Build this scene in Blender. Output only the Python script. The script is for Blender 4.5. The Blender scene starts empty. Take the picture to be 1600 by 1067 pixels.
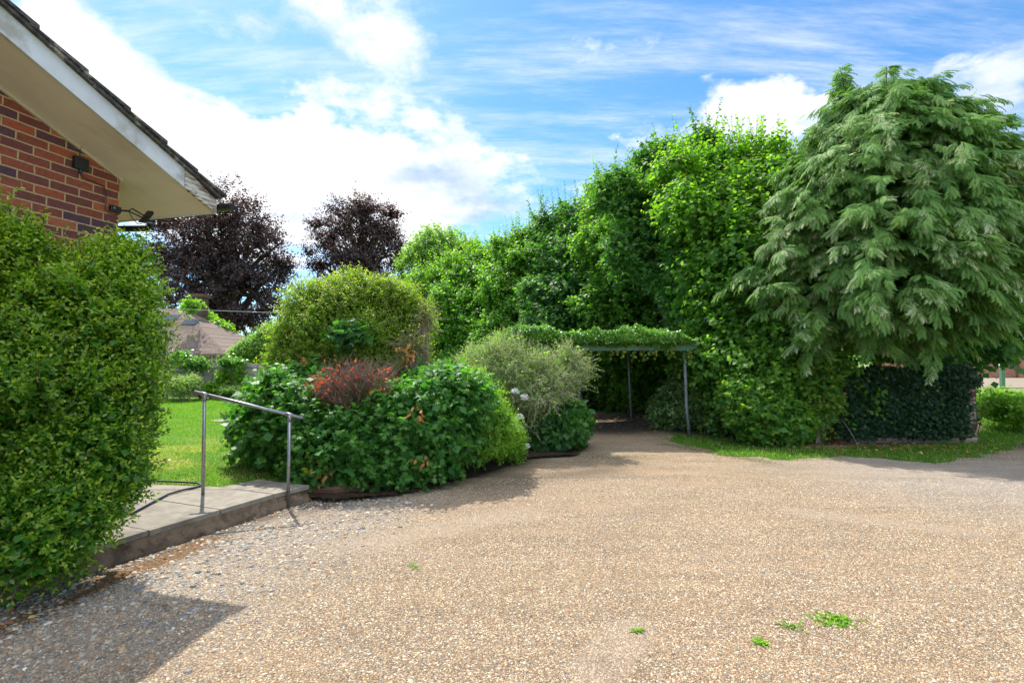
import bpy, math, random
import numpy as np
from mathutils import Vector, Matrix

rad = math.radians
rng = np.random.default_rng(7)
random.seed(7)
S = bpy.context.scene
COL = S.collection

# ------------------------------------------------------------------ camera
F = 800.0                     # focal length in pixels of the 1600 px wide frame
PITCH = rad(2.36)
CAMH = 1.5
cam_d = bpy.data.cameras.new('camera')
cam_d.sensor_width = 36.0
cam_d.lens = 36.0 * F / 1600.0
cam_d.clip_start = 0.05
cam_d.clip_end = 2000
cam = bpy.data.objects.new('camera', cam_d)
cam.location = (0, 0, CAMH)
cam.rotation_euler = (rad(90) + PITCH, 0, 0)
COL.objects.link(cam)
S.camera = cam

def ray(px, py):
    u = (px - 800.0) / F
    v = -(py - 533.5) / F
    return np.array([u, math.cos(PITCH) - v * math.sin(PITCH), math.sin(PITCH) + v * math.cos(PITCH)])
def at(px, py, Y):            # the point at distance Y in front of the camera
    r = ray(px, py)
    t = Y / r[1]
    return np.array([r[0] * t, Y, CAMH + r[2] * t])
def gnd(px, py, z=0.0):       # the point on the level z
    r = ray(px, py)
    t = (z - CAMH) / r[2]
    return np.array([r[0] * t, r[1] * t, z])

# ------------------------------------------------------------------ sun and sky
SUN_EL = rad(53.5)
SUN_AZ = rad(-31.0)           # from +Y towards +X
sun_dir = Vector((math.sin(SUN_AZ) * math.cos(SUN_EL), math.cos(SUN_AZ) * math.cos(SUN_EL), math.sin(SUN_EL)))
sun_d = bpy.data.lights.new('sun', 'SUN')
sun_d.energy = 4.1
sun_d.angle = rad(0.5)
sun_d.color = (1.0, 0.95, 0.86)
sun = bpy.data.objects.new('sun', sun_d)
sun.rotation_euler = sun_dir.to_track_quat('Z', 'Y').to_euler()
sun.location = (-10, 15, 30)
COL.objects.link(sun)

S.view_settings.view_transform = 'Standard'
S.view_settings.look = 'None'
S.view_settings.gamma = 1.0
S.view_settings.exposure = 0.97
S.render.engine = 'CYCLES'
S.cycles.use_denoising = True
S.cycles.max_bounces = 5
S.cycles.diffuse_bounces = 3
S.cycles.glossy_bounces = 2
S.cycles.transmission_bounces = 4
S.cycles.caustics_reflective = False
S.cycles.caustics_refractive = False

class NT:
    """small helper to write node trees"""
    def __init__(self, tree):
        self.t = tree
        self.t.nodes.clear()
    def n(self, kind, **kw):
        nd = self.t.nodes.new(kind)
        for k, v in kw.items():
            if k == 'inp':
                for kk, vv in v.items():
                    if hasattr(vv, 'is_output'):
                        self.t.links.new(vv, nd.inputs[kk])
                    else:
                        nd.inputs[kk].default_value = vv
            else:
                setattr(nd, k, v)
        return nd
    def m(self, op, a, b=None, c=None, clamp=False):
        nd = self.t.nodes.new('ShaderNodeMath')
        nd.operation = op
        nd.use_clamp = clamp
        for i, x in enumerate((a, b, c)):
            if x is None: continue
            if hasattr(x, 'is_output'): self.t.links.new(x, nd.inputs[i])
            else: nd.inputs[i].default_value = x
        return nd.outputs[0]
    def mix(self, f, a, b, mode='MIX'):
        nd = self.t.nodes.new('ShaderNodeMix')
        nd.data_type = 'RGBA'
        nd.blend_type = mode
        for i, x in ((0, f), (6, a), (7, b)):
            if hasattr(x, 'is_output'): self.t.links.new(x, nd.inputs[i])
            else:
                if i and len(x) == 3: x = (*x, 1)
                nd.inputs[i].default_value = x
        return nd.outputs[2]
    def ramp(self, f, stops, interp='LINEAR'):
        nd = self.t.nodes.new('ShaderNodeValToRGB')
        cr = nd.color_ramp
        cr.interpolation = interp
        while len(cr.elements) < len(stops): cr.elements.new(0.5)
        for e, (p, c) in zip(cr.elements, stops):
            e.position = p
            e.color = (*c, 1) if len(c) == 3 else c
        self.t.links.new(f, nd.inputs[0])
        return nd.outputs[0]
    def noise(self, vec, scale, detail=4, rough=0.55, out=0, w=None):
        nd = self.t.nodes.new('ShaderNodeTexNoise')
        nd.inputs['Scale'].default_value = scale
        nd.inputs['Detail'].default_value = detail
        nd.inputs['Roughness'].default_value = rough
        if vec is not None: self.t.links.new(vec, nd.inputs['Vector'])
        return nd.outputs[out]
    def sm(self, x, a, b):    # smoothstep
        nd = self.t.nodes.new('ShaderNodeMapRange')
        nd.interpolation_type = 'SMOOTHSTEP'
        self.t.links.new(x, nd.inputs[0])
        nd.inputs[1].default_value = a
        nd.inputs[2].default_value = b
        return nd.outputs[0]

world = bpy.data.worlds.new('World')
S.world = world
world.use_nodes = True
w = NT(world.node_tree)
geo = w.n('ShaderNodeTexCoord')
nrm = w.n('ShaderNodeVectorMath', operation='NORMALIZE', inp={0: geo.outputs['Generated']})
sep = w.n('ShaderNodeSeparateXYZ', inp={0: nrm.outputs[0]})
dx, dy, dz = sep.outputs
az = w.m('ARCTAN2', dx, dy)
el = w.m('ARCSINE', dz)
den = w.m('ADD', w.m('MAXIMUM', dz, 0.0), 0.22)
pl = w.n('ShaderNodeCombineXYZ', inp={0: w.m('DIVIDE', dx, den), 1: w.m('DIVIDE', dy, den), 2: 0.0}).outputs[0]
sky = w.n('ShaderNodeTexSky')
sky.sky_type = 'NISHITA'
sky.sun_disc = False
sky.sun_elevation = SUN_EL
sky.sun_rotation = SUN_AZ
sky.air_density = 1.0
sky.dust_density = 0.4
sky.ozone_density = 2.2
# cloud banks: azimuth, elevation (from where they stand in the sky), extents in degrees, tilt, amount
def azel(px, py):
    r = ray(px, py)
    return math.atan2(r[0], r[1]), math.asin(r[2] / np.linalg.norm(r))
CL = [  # px, py, half width px, half height px, tilt, amount
    (250, 165, 190, 60, 0.55, 0.30), (330, 290, 240, 90, 0.1, 0.50), (560, 235, 170, 60, 0.15, 0.48),
    (720, 250, 110, 62, 0.25, 0.42), (590, 50, 80, 85, 0.5, 0.46), (490, 15, 60, 40, .2, .3), (150, 60, 120, 60, .5, .22), (520, 345, 260, 60, 0.0, 0.50),
    (990, 262, 70, 40, -0.5, 0.46), (1240, 150, 110, 62, -0.25, 0.50), (1150, 190, 60, 40, 0, 0.3), (1540, 130, 110, 70, 0.1, 0.44),
    (330, 20, 190, 45, 0.25, 0.30), (90, 30, 90, 50, 0.5, 0.30), (980, 90, 150, 60, -0.1, 0.24), (1560, 300, 90, 90, 0, 0.35),
    (430, 148, 70, 26, 0.1, -0.50), (790, 120, 70, 80, 0.3, -0.32), (1400, 40, 200, 40, 0.1, -0.30), (800, 330, 90, 42, 0.3, -0.14), (1080, 60, 40, 60, 0, -.05),
]
nz = w.noise(pl, 1.5, 9, 0.60)
nz2 = w.noise(pl, 5.0, 6, 0.6)
dens = w.m('ADD', nz, w.m('MULTIPLY', w.m('SUBTRACT', nz2, 0.5), 0.62))
dens = w.m('ADD', dens, w.m('MULTIPLY', w.m('SUBTRACT', w.noise(pl, 14.0, 7, 0.68), 0.5), 0.42))
warp = w.m('MULTIPLY', w.m('SUBTRACT', w.noise(pl, 3.0, 5, 0.6), 0.5), 0.30)
waz = w.m('ADD', az, warp)
wel = w.m('ADD', el, w.m('MULTIPLY', warp, -0.7))
def blobmask(az0, el0, ra, re, tilt):
    a = w.m('SUBTRACT', waz, az0)
    e = w.m('SUBTRACT', wel, el0)
    c, s = math.cos(tilt), math.sin(tilt)
    u = w.m('ADD', w.m('MULTIPLY', a, c / ra), w.m('MULTIPLY', e, -s / ra))
    v = w.m('ADD', w.m('MULTIPLY', a, s / re), w.m('MULTIPLY', e, c / re))
    q = w.m('ADD', w.m('MULTIPLY', u, u), w.m('MULTIPLY', v, v))
    return w.m('EXPONENT', w.m('MULTIPLY', q, -0.8))
for px, py, hw, hh, tl, am in CL:
    a0, e0 = azel(px, py)
    a1, _ = azel(px + hw, py); a2, _ = azel(px - hw, py)
    _, e1 = azel(px, py - hh); _, e2 = azel(px, py + hh)
    dens = w.m('ADD', dens, w.m('MULTIPLY', blobmask(a0, e0, abs(a1 - a2) / 2, abs(e1 - e2) / 2, tl), am))
back_fill = w.sm(w.m('MULTIPLY', dy, -1.0), -.20, .40)
thick = w.sm(w.m('ADD', w.m('ADD', dens, w.m('MULTIPLY', back_fill, .22)), w.m('MULTIPLY', w.sm(el, rad(38), rad(60)), .12)), 0.60, 1.00)  # extra cloud cover out of view, behind and overhead, for fill light
# thin high veil, streaked
stv = w.n('ShaderNodeMapping', inp={0: pl, 'Rotation': (0, 0, rad(38)), 'Scale': (0.8, 4.5, 1)})
veil = w.m('MULTIPLY', w.sm(w.noise(stv.outputs[0], 1.2, 8, 0.68), 0.40, 0.74), 0.72)
cov = w.m('MAXIMUM', thick, veil)
a0, e0 = azel(705, 282)
gm = w.m('MULTIPLY', blobmask(a0, e0, 0.085, 0.035, 0.2), 0.75)
a0, e0 = azel(1570, 230)
gm2 = w.m('MULTIPLY', blobmask(a0, e0, 0.16, 0.12, 0.0), 0.50)
shade = w.m('ADD', w.m('ADD', gm, gm2), w.m('MULTIPLY', w.sm(w.noise(pl, 3.4, 7, 0.62), 0.42, 0.68), 0.55), clamp=True)
ccol = w.mix(shade, (5.4, 5.45, 5.5), (2.3, 3.1, 4.5))
behind = w.sm(w.m('MULTIPLY', dy, -1.0), -.20, .40)   # unseen cloud behind the camera, added to fill the shade
over = w.m('ADD', w.m('ADD', 1.0, w.m('MULTIPLY', w.sm(el, rad(36), rad(58)), 2.2)), w.m('MULTIPLY', behind, 1.0))   # brightens the added cloud overhead and behind, as fill light
ccol = w.n('ShaderNodeVectorMath', operation='SCALE', inp={0: ccol, 'Scale': over}).outputs[0]
skyc = w.n('ShaderNodeHueSaturation', inp={'Hue': 0.492, 'Saturation': 1.12, 'Value': 1.0, 'Color': sky.outputs[0]})
skyc = w.mix(1.0, skyc.outputs[0], (0.58, 0.78, 0.93), 'MULTIPLY')
colr = w.mix(cov, skyc, ccol)
bg = w.n('ShaderNodeBackground', inp={0: colr, 1: 0.12})
wo = w.n('ShaderNodeOutputWorld')
w.t.links.new(bg.outputs[0], wo.inputs[0])

# ------------------------------------------------------------------ mesh helpers
def link(o, parent=None):
    COL.objects.link(o)
    if parent is not None: o.parent = parent
    return o
def tag(o, label=None, cat=None, group=None, kind=None):
    if label: o['label'] = label
    if cat: o['category'] = cat
    if group: o['group'] = group
    if kind: o['kind'] = kind
    return o
def empty(name, loc, label, cat, group=None, rz=0.0):
    o = bpy.data.objects.new(name, None)
    o.location = tuple(loc)
    o.rotation_euler = (0, 0, rz)
    o.empty_display_size = 0.2
    link(o)
    bpy.context.view_layer.update()
    return tag(o, label, cat, group)

def mesh_np(name, V, faces, mats, attrs=None, mat_idx=None, smooth=False, parent=None, world_space=True, pattrs=None):
    """V (n,3); faces: list of (m,k) index arrays; attrs: {name: per-face arrays}"""
    V = np.asarray(V, dtype=np.float32)
    if parent is not None and world_space:
        M = np.array(parent.matrix_world.inverted())
        V = V @ M[:3, :3].T.astype(np.float32) + M[:3, 3].astype(np.float32)
    me = bpy.data.meshes.new(name)
    me.vertices.add(len(V))
    me.vertices.foreach_set('co', V.astype(np.float32).ravel())
    faces = [np.asarray(f, dtype=np.int32) for f in faces if len(f)]
    loops = np.concatenate([f.ravel() for f in faces])
    counts = np.concatenate([np.full(len(f), f.shape[1], dtype=np.int32) for f in faces])
    starts = np.concatenate([[0], np.cumsum(counts)[:-1]]).astype(np.int32)
    me.loops.add(len(loops))
    me.loops.foreach_set('vertex_index', loops)
    me.polygons.add(len(counts))
    me.polygons.foreach_set('loop_start', starts)
    me.polygons.foreach_set('loop_total', counts)
    if smooth: me.polygons.foreach_set('use_smooth', np.ones(len(counts), dtype=bool))
    for m in (mats if isinstance(mats, (list, tuple)) else [mats]): me.materials.append(m)
    if mat_idx is not None: me.polygons.foreach_set('material_index', np.asarray(mat_idx, dtype=np.int32))
    me.update(calc_edges=True)
    for k, v in (attrs or {}).items():
        a = me.attributes.new(k, 'FLOAT', 'FACE')
        a.data.foreach_set('value', np.asarray(v, dtype=np.float32))
    for k, v in (pattrs or {}).items():
        a = me.attributes.new(k, 'FLOAT', 'POINT')
        a.data.foreach_set('value', np.asarray(v, dtype=np.float32))
    o = bpy.data.objects.new(name, me)
    return link(o, parent)

class MB:
    """collects simple solids, builds one mesh"""
    def __init__(self):
        self.v = []; self.f = []; self.mi = []; self.cur = 0
    def add(self, vs, fs):
        b = len(self.v)
        self.v += [tuple(map(float, x)) for x in vs]
        self.f += [[i + b for i in f] for f in fs]
        self.mi += [self.cur] * len(fs)
        return self
    def box(self, lo, hi):
        x0, y0, z0 = lo; x1, y1, z1 = hi
        return self.add([(x0,y0,z0),(x1,y0,z0),(x1,y1,z0),(x0,y1,z0),(x0,y0,z1),(x1,y0,z1),(x1,y1,z1),(x0,y1,z1)],
                        [(0,3,2,1),(4,5,6,7),(0,1,5,4),(1,2,6,5),(2,3,7,6),(3,0,4,7)])
    def hexa(self, p):        # eight points, bottom four then top four
        return self.add(p, [(0,3,2,1),(4,5,6,7),(0,1,5,4),(1,2,6,5),(2,3,7,6),(3,0,4,7)])
    def prism(self, poly, ax, a, b):   # polygon in the plane across axis ax, from a to b
        n = len(poly)
        def P(q, h):
            q = list(q); q.insert(ax, h); return q
        return self.add([P(q, a) for q in poly] + [P(q, b) for q in poly],
                        [tuple(range(n))[::-1], tuple(range(n, 2*n))] + [(i, (i+1) % n, (i+1) % n + n, i + n) for i in range(n)])
    def tube(self, pts, r, n=10, cap=True):
        pts = [Vector(p) for p in pts]
        rr = r if isinstance(r, (list, tuple)) else [r] * len(pts)
        rings = []; up = None
        for i, p in enumerate(pts):
            t = (pts[min(i+1, len(pts)-1)] - pts[max(i-1, 0)]).normalized()
            if up is None:
                up = Vector((0,0,1)) if abs(t.z) < .9 else Vector((1,0,0))
            s = t.cross(up).normalized(); up = s.cross(t).normalized()
            rings.append([p + (s * math.cos(2*math.pi*k/n) + up * math.sin(2*math.pi*k/n)) * rr[i] for k in range(n)])
        vs = [q for ring in rings for q in ring]
        fs = []
        for i in range(len(pts) - 1):
            for k in range(n):
                fs.append((i*n+k, i*n+(k+1) % n, (i+1)*n+(k+1) % n, (i+1)*n+k))
        if cap:
            fs.append(tuple(range(n))[::-1]); fs.append(tuple((len(pts)-1)*n + k for k in range(n)))
        return self.add(vs, fs)
    def build(self, name, mats, parent=None, smooth=False, bevel=0.0, ws=False, autos=False):
        me = bpy.data.meshes.new(name)
        vs = self.v
        if parent is not None and ws:
            M = parent.matrix_world.inverted()
            vs = [tuple(M @ Vector(v)) for v in vs]
        me.from_pydata(vs, [], self.f)
        for m in (mats if isinstance(mats, (list, tuple)) else [mats]): me.materials.append(m)
        me.polygons.foreach_set('material_index', self.mi)
        if smooth:
            for p in me.polygons: p.use_smooth = len(p.vertices) == 4
        me.update()
        o = bpy.data.objects.new(name, me)
        link(o, parent)
        if bevel:
            b = o.modifiers.new('bevel', 'BEVEL'); b.width = bevel; b.segments = 2; b.limit_method = 'ANGLE'
        return o

def nrmz(a):
    return a / np.maximum(np.linalg.norm(a, axis=-1, keepdims=True), 1e-9)

def vnoise(P, seed=0):
    P = np.asarray(P, dtype=np.float64)
    i = np.floor(P).astype(np.int64); f = P - i
    f = f * f * (3 - 2 * f)
    def h(ix, iy, iz):
        n = (ix * 374761393 + iy * 668265263 + iz * 2147483647 + seed * 974634777) & 0xffffffff
        n = ((n ^ (n >> 13)) * 1274126177) & 0xffffffff
        n = (n ^ (n >> 16)) & 0xffffffff
        return n / 4294967295.0
    r = 0
    for a in (0, 1):
        for b in (0, 1):
            for c in (0, 1):
                wgt = (f[..., 0] if a else 1-f[..., 0]) * (f[..., 1] if b else 1-f[..., 1]) * (f[..., 2] if c else 1-f[..., 2])
                r = r + wgt * h(i[..., 0]+a, i[..., 1]+b, i[..., 2]+c)
    return r
def fbm(P, seed=0, oct=3):
    r = 0; a = .5; t = 0
    for k in range(oct):
        r = r + a * vnoise(P * 2**k + 17.3 * k, seed + k); t += a; a *= .5
    return r / t

# ------------------------------------------------------------------ materials
def mat(name):
    m = bpy.data.materials.new(name)
    m.use_nodes = True
    return m, NT(m.node_tree)
def finish(n, surf):
    o = n.n('ShaderNodeOutputMaterial')
    n.t.links.new(surf, o.inputs[0])
def pbsdf(n, col, rough=0.6, spec=0.4, metal=0.0, bump=None, bs=0.5, bd=0.01):
    b = n.n('ShaderNodeBsdfPrincipled')
    for k, v in (('Base Color', col), ('Roughness', rough), ('Specular IOR Level', spec), ('Metallic', metal)):
        if hasattr(v, 'is_output'): n.t.links.new(v, b.inputs[k])
        else: b.inputs[k].default_value = (*v, 1) if k == 'Base Color' else v
    if bump is not None:
        bp = n.n('ShaderNodeBump', inp={'Strength': bs, 'Distance': bd, 'Height': bump})
        n.t.links.new(bp.outputs[0], b.inputs['Normal'])
    return b.outputs[0]
def plain(name, c1, c2, rough=0.6, spec=0.4, metal=0.0, scale=8.0, bs=0.3, bd=0.004, c3=None, sc3=2.0, lo=.35, hi=.7):
    m, n = mat(name)
    tc = n.n('ShaderNodeTexCoord').outputs['Object']
    a = n.noise(tc, scale, 6, .6)
    c = n.mix(n.sm(a, lo, hi), c1, c2)
    if c3: c = n.mix(n.sm(n.noise(tc, sc3, 5, .65), .52, .72), c, c3)
    finish(n, pbsdf(n, c, rough, spec, metal, bump=n.noise(tc, scale * 6, 4, .6), bs=bs, bd=bd))
    return m

def leaf_mat(name, dark, mid, light, young, trans=0.38, tcol=None, rough=0.50, spec=0.30, sick=None):
    """rnd: chance per leaf, tone: how young the leaf is"""
    m, n = mat(name)
    rnd = n.n('ShaderNodeAttribute', attribute_name='rnd').outputs['Fac']
    tone = n.n('ShaderNodeAttribute', attribute_name='tone').outputs['Fac']
    pos = n.n('ShaderNodeTexCoord').outputs['Object']
    big = n.noise(pos, 1.3, 3, .5)
    r2 = n.m('ADD', n.m('MULTIPLY', rnd, .7), n.m('MULTIPLY', big, .3))
    stops = [(0.0, dark), (0.5, mid), (0.93, light)]
    if sick: stops = [(0.0, dark), (0.45, mid), (0.80, light), (0.90, sick)]
    c = n.ramp(r2, stops)
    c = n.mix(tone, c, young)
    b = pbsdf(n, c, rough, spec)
    tc = n.mix(1.0, c, tcol or (1.9, 2.3, 0.55), 'MULTIPLY')
    t = n.n('ShaderNodeBsdfTranslucent', inp={0: tc})
    mx = n.n('ShaderNodeMixShader', inp={0: trans, 1: b, 2: t.outputs[0]})
    finish(n, mx.outputs[0])
    return m

M = {}
M['hazel'] = leaf_mat('hazel leaf', (.050,.135,.026), (.088,.205,.030), (.145,.285,.036), (.30,.42,.035), trans=.50)
M['sycamore'] = leaf_mat('sycamore leaf', (.038,.115,.036), (.060,.165,.042), (.100,.220,.044), (.17,.28,.04), trans=.42)
M['beech'] = leaf_mat('copper beech leaf', (.034,.036,.040), (.046,.038,.042), (.090,.050,.042), (.15,.065,.042), trans=.20, tcol=(2.0,.9,.7))
M['firethorn'] = leaf_mat('small glossy leaf', (.022,.100,.012), (.060,.190,.016), (.190,.310,.026), (.46,.52,.055), trans=.46, rough=.34, spec=.5)
M['dome'] = leaf_mat('yellow green leaf', (.080,.160,.020), (.140,.250,.026), (.230,.320,.036), (.44,.36,.060), trans=.48, sick=(.40,.15,.07))
M['peony'] = leaf_mat('deep green leaf', (.034,.125,.030), (.058,.180,.036), (.105,.250,.042), (.24,.38,.05), trans=.40, rough=.5, spec=.3)
M['lime'] = leaf_mat('light green leaf', (.090,.200,.022), (.150,.290,.028), (.230,.360,.040), (.38,.46,.07), trans=.48)
M['red'] = leaf_mat('red dried leaf', (.34,.060,.022), (.56,.110,.030), (.66,.20,.045), (.60,.15,.03), trans=.45, tcol=(1.5,.9,.6))
M['silver'] = leaf_mat('grey green leaf', (.140,.220,.080), (.220,.320,.115), (.340,.420,.190), (.38,.46,.10), trans=.40, rough=.6, spec=.2)
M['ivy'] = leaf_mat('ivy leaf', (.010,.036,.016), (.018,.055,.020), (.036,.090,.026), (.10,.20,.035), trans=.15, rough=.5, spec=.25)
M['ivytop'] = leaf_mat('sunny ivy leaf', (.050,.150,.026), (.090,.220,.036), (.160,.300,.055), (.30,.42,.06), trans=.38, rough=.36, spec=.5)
M['laurel'] = leaf_mat('variegated leaf', (.060,.140,.040), (.105,.200,.055), (.22,.31,.12), (.50,.55,.30), trans=.36, rough=.3, spec=.55, sick=(.36,.20,.08))
M['maple'] = leaf_mat('field maple leaf', (.050,.150,.030), (.085,.215,.036), (.160,.290,.042), (.38,.34,.035), trans=.46, sick=(.50,.13,.035))
M['cypress'] = leaf_mat('cypress spray', (.080,.180,.050), (.150,.285,.068), (.250,.385,.098), (.62,.58,.42), trans=.36, rough=.6, spec=.2, tcol=(1.4,1.6,.7))
M['bramble'] = leaf_mat('bramble leaf', (.090,.210,.022), (.16,.31,.035), (.26,.42,.05), (.40,.50,.08), trans=.46)
M['purple'] = leaf_mat('plum leaf', (.07,.05,.07), (.12,.08,.11), (.19,.13,.16), (.3,.15,.15), trans=.2, tcol=(1.5,.9,1.2))
M['far'] = leaf_mat('distant tree leaf', (.085,.170,.050), (.135,.240,.060), (.200,.320,.080), (.32,.42,.09), trans=.45)
M['bark'] = plain('grey bark', (.10,.075,.055), (.045,.032,.025), .9, .1, scale=6, bs=.8, bd=.02)
M['redbark'] = plain('red brown bark', (.17,.075,.045), (.07,.035,.025), .9, .1, scale=9, bs=.8, bd=.02)
M['twig'] = plain('grey twig', (.42,.36,.30), (.24,.19,.15), .85, .1, scale=12)
M['deadtwig'] = plain('dead twig', (.30,.22,.175), (.17,.115,.09), .85, .1, scale=12)
M['greentwig'] = plain('green brown twig', (.11,.09,.04), (.06,.045,.02), .85, .1, scale=12)
M['galv'] = plain('galvanised steel', (.34,.35,.36), (.24,.25,.26), .42, .5, .75, scale=30, bs=.15, bd=.001)
M['blackplastic'] = plain('black plastic', (.014,.015,.018), (.022,.024,.028), .35, .5, scale=20, bs=.05)
M['greypost'] = plain('grey painted post', (.23,.25,.28), (.15,.16,.18), .55, .4, scale=14, c3=(.10,.08,.06), sc3=5)
M['greenpaint'] = plain('faded green paint', (.070,.165,.090), (.100,.205,.120), .55, .35, scale=10, c3=(.08,.10,.07), sc3=4)
M['white'] = plain('white bargeboard paint', (.66,.68,.72), (.58,.60,.64), .5, .4, scale=5, c3=(.40,.38,.34), sc3=3.0, bs=.15)
M['soffit'] = plain('cream soffit board', (.80,.71,.64), (.72,.635,.565), .7, .25, scale=3, c3=(.62,.54,.47), sc3=1.4, bs=.1)
M['cream'] = plain('cream trim', (.62,.55,.42), (.50,.44,.33), .6, .3, scale=7)
M['concrete'] = plain('concrete slab', (.265,.235,.190), (.185,.163,.130), .85, .2, scale=9, c3=(.13,.118,.096), sc3=2.2, bs=.6, bd=.003)
M['render'] = plain('old mortar', (.23,.165,.11), (.12,.085,.058), .95, .1, scale=9, c3=(.055,.045,.036), sc3=7, bs=1.0, bd=.02)
M['soil'] = plain('dark soil', (.060,.042,.028), (.030,.022,.015), .95, .1, scale=12, c3=(.11,.075,.045), sc3=6, bs=1.0, bd=.03)
M['hose'] = plain('black rubber hose', (.020,.024,.028), (.035,.045,.05), .4, .5, scale=20, bs=.05)
M['flower'] = plain('white flower', (.80,.80,.78), (.66,.68,.62), .6, .2, scale=20)
M['terra'] = plain('terracotta', (.42,.13,.06), (.30,.09,.045), .8, .2, scale=8)
M['glass'] = plain('dark window glass', (.012,.016,.020), (.03,.04,.05), .08, .6, scale=2, bs=0)
M['deadleaf'] = leaf_mat('dead leaf', (.22,.09,.035), (.34,.16,.06), (.46,.27,.11), (.55,.40,.16), trans=.2, tcol=(1.2,1,.6), rough=.7, spec=.1)
M['yellowleaf'] = leaf_mat('yellow leaf', (.34,.33,.03), (.46,.44,.04), (.55,.5,.06), (.6,.5,.05), trans=.4)

def weathered():
    m, n = mat('peeling white paint')
    tc = n.n('ShaderNodeTexCoord').outputs['Object']
    mp = n.n('ShaderNodeMapping', inp={0: tc, 'Rotation': (0, rad(-25), 0), 'Scale': (1.6, 1, 16)}).outputs[0]
    g = n.noise(mp, 3.2, 6, .7)
    g2 = n.noise(tc, 9, 4, .6)
    f = n.sm(n.m('ADD', g, n.m('MULTIPLY', g2, .25)), .60, .72)
    c = n.mix(f, (.60, .57, .50), n.mix(g2, (.12, .065, .04), (.24, .15, .10)))
    finish(n, pbsdf(n, c, .75, .2, bump=n.m('SUBTRACT', 1.0, f), bs=.7, bd=.006))
    return m
M['weathered'] = weathered()

def brick_mat(name, palette, mortar, ax=0, bw=.225, bh=.075, mt=.011, scale=1.0, cv='Object'):
    m, n = mat(name)
    tc = n.n('ShaderNodeTexCoord').outputs[cv]
    wob = n.noise(tc, 14, 2, .5, out=1)
    sp0 = n.n('ShaderNodeSeparateXYZ', inp={0: wob}).outputs
    sp = n.n('ShaderNodeSeparateXYZ', inp={0: tc}).outputs
    x, z = sp[ax], sp[2]
    x = n.m('ADD', x, n.m('MULTIPLY', n.m('SUBTRACT', sp0[0], .5), .010 * scale))
    z = n.m('ADD', z, n.m('MULTIPLY', n.m('SUBTRACT', sp0[1], .5), .008 * scale))
    rz = n.m('DIVIDE', z, bh)
    row = n.m('FLOOR', rz)
    fz = n.m('FRACT', rz)
    rw = n.n('ShaderNodeTexWhiteNoise', noise_dimensions='1D', inp={'W': row}).outputs[0]
    xs = n.m('ADD', n.m('DIVIDE', x, bw), n.m('ADD', n.m('MULTIPLY', n.m('FLOORED_MODULO', row, 2.0), .5), n.m('MULTIPLY', rw, .12)))
    colm = n.m('FLOOR', xs)
    fx = n.m('FRACT', xs)
    idv = n.n('ShaderNodeCombineXYZ', inp={0: row, 1: colm, 2: 0}).outputs[0]
    wn = n.n('ShaderNodeTexWhiteNoise', noise_dimensions='3D', inp={'Vector': idv})
    c = n.ramp(wn.outputs[0], [(i / len(palette), p) for i, p in enumerate(palette)], 'CONSTANT')
    sur = n.noise(tc, 26, 5, .65)
    c = n.mix(n.sm(sur, .3, .75), c, n.mix(.45, c, (.05, .035, .045)))
    c = n.mix(n.m('MULTIPLY', n.sm(n.noise(tc, 7, 3, .5), .5, .8), .35), c, (.33, .10, .06))
    ex = n.m('MINIMUM', fx, n.m('SUBTRACT', 1.0, fx))
    ez = n.m('MINIMUM', fz, n.m('SUBTRACT', 1.0, fz))
    fx2 = n.sm(ex, mt / bw * .42, mt / bw * .70)
    fz2 = n.sm(ez, mt / bh * .42, mt / bh * .70)
    msk = n.m('MULTIPLY', fx2, fz2)
    mc = n.mix(n.sm(n.noise(tc, 40, 3, .6), .35, .7), mortar, tuple(v * .72 for v in mortar))
    c = n.mix(msk, mc, c)
    h = n.m('ADD', n.m('MULTIPLY', msk, 1.0), n.m('MULTIPLY', sur, .25))
    finish(n, pbsdf(n, c, .85, .2, bump=h, bs=.9, bd=.006))
    return m
M['brick'] = brick_mat('red and purple brick', [(.42,.105,.052), (.20,.066,.055), (.13,.058,.072), (.48,.140,.062), (.29,.080,.052), (.115,.060,.080), (.22,.070,.058), (.36,.095,.055)], (.58,.40,.22))
M['farbrick'] = brick_mat('plain red brick', [(.38,.14,.08), (.30,.10,.06), (.44,.18,.10)], (.42,.34,.26))
M['shadebrick'] = brick_mat('shaded chimney brick', [(.13,.075,.055), (.10,.06,.05), (.15,.085,.06)], (.14,.12,.10))  # shadow on the chimney put into the brick colour
M['edgebrick'] = brick_mat('mossy brick', [(.15,.06,.04), (.11,.05,.035), (.18,.08,.05)], (.10,.085,.06))
M['pierbrick'] = brick_mat('flaking brick', [(.40,.28,.22), (.30,.14,.10), (.55,.48,.42)], (.50,.46,.40), ax=1, mt=.02)
M['tile'] = brick_mat('brown clay tiles', [(.21,.16,.125), (.18,.135,.105), (.245,.185,.145), (.155,.118,.095)], (.10,.07,.055), bw=.17, bh=.085, mt=.012)

def roof_edge():
    m, n = mat('mossy roof tile')
    tc = n.n('ShaderNodeTexCoord').outputs['Object']
    a = n.noise(tc, 22, 6, .7)
    b = n.noise(tc, 8, 5, .65)
    c = n.mix(n.sm(a, .35, .65), (.050, .047, .048), (.13, .125, .12))
    c = n.mix(n.sm(b, .54, .66), c, (.34, .31, .26))
    c = n.mix(n.sm(n.noise(tc, 13, 4, .6), .60, .70), c, (.10, .085, .03))
    finish(n, pbsdf(n, c, .9, .2, bump=a, bs=1.0, bd=.02))
    return m
M['rooftile'] = roof_edge()

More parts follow.
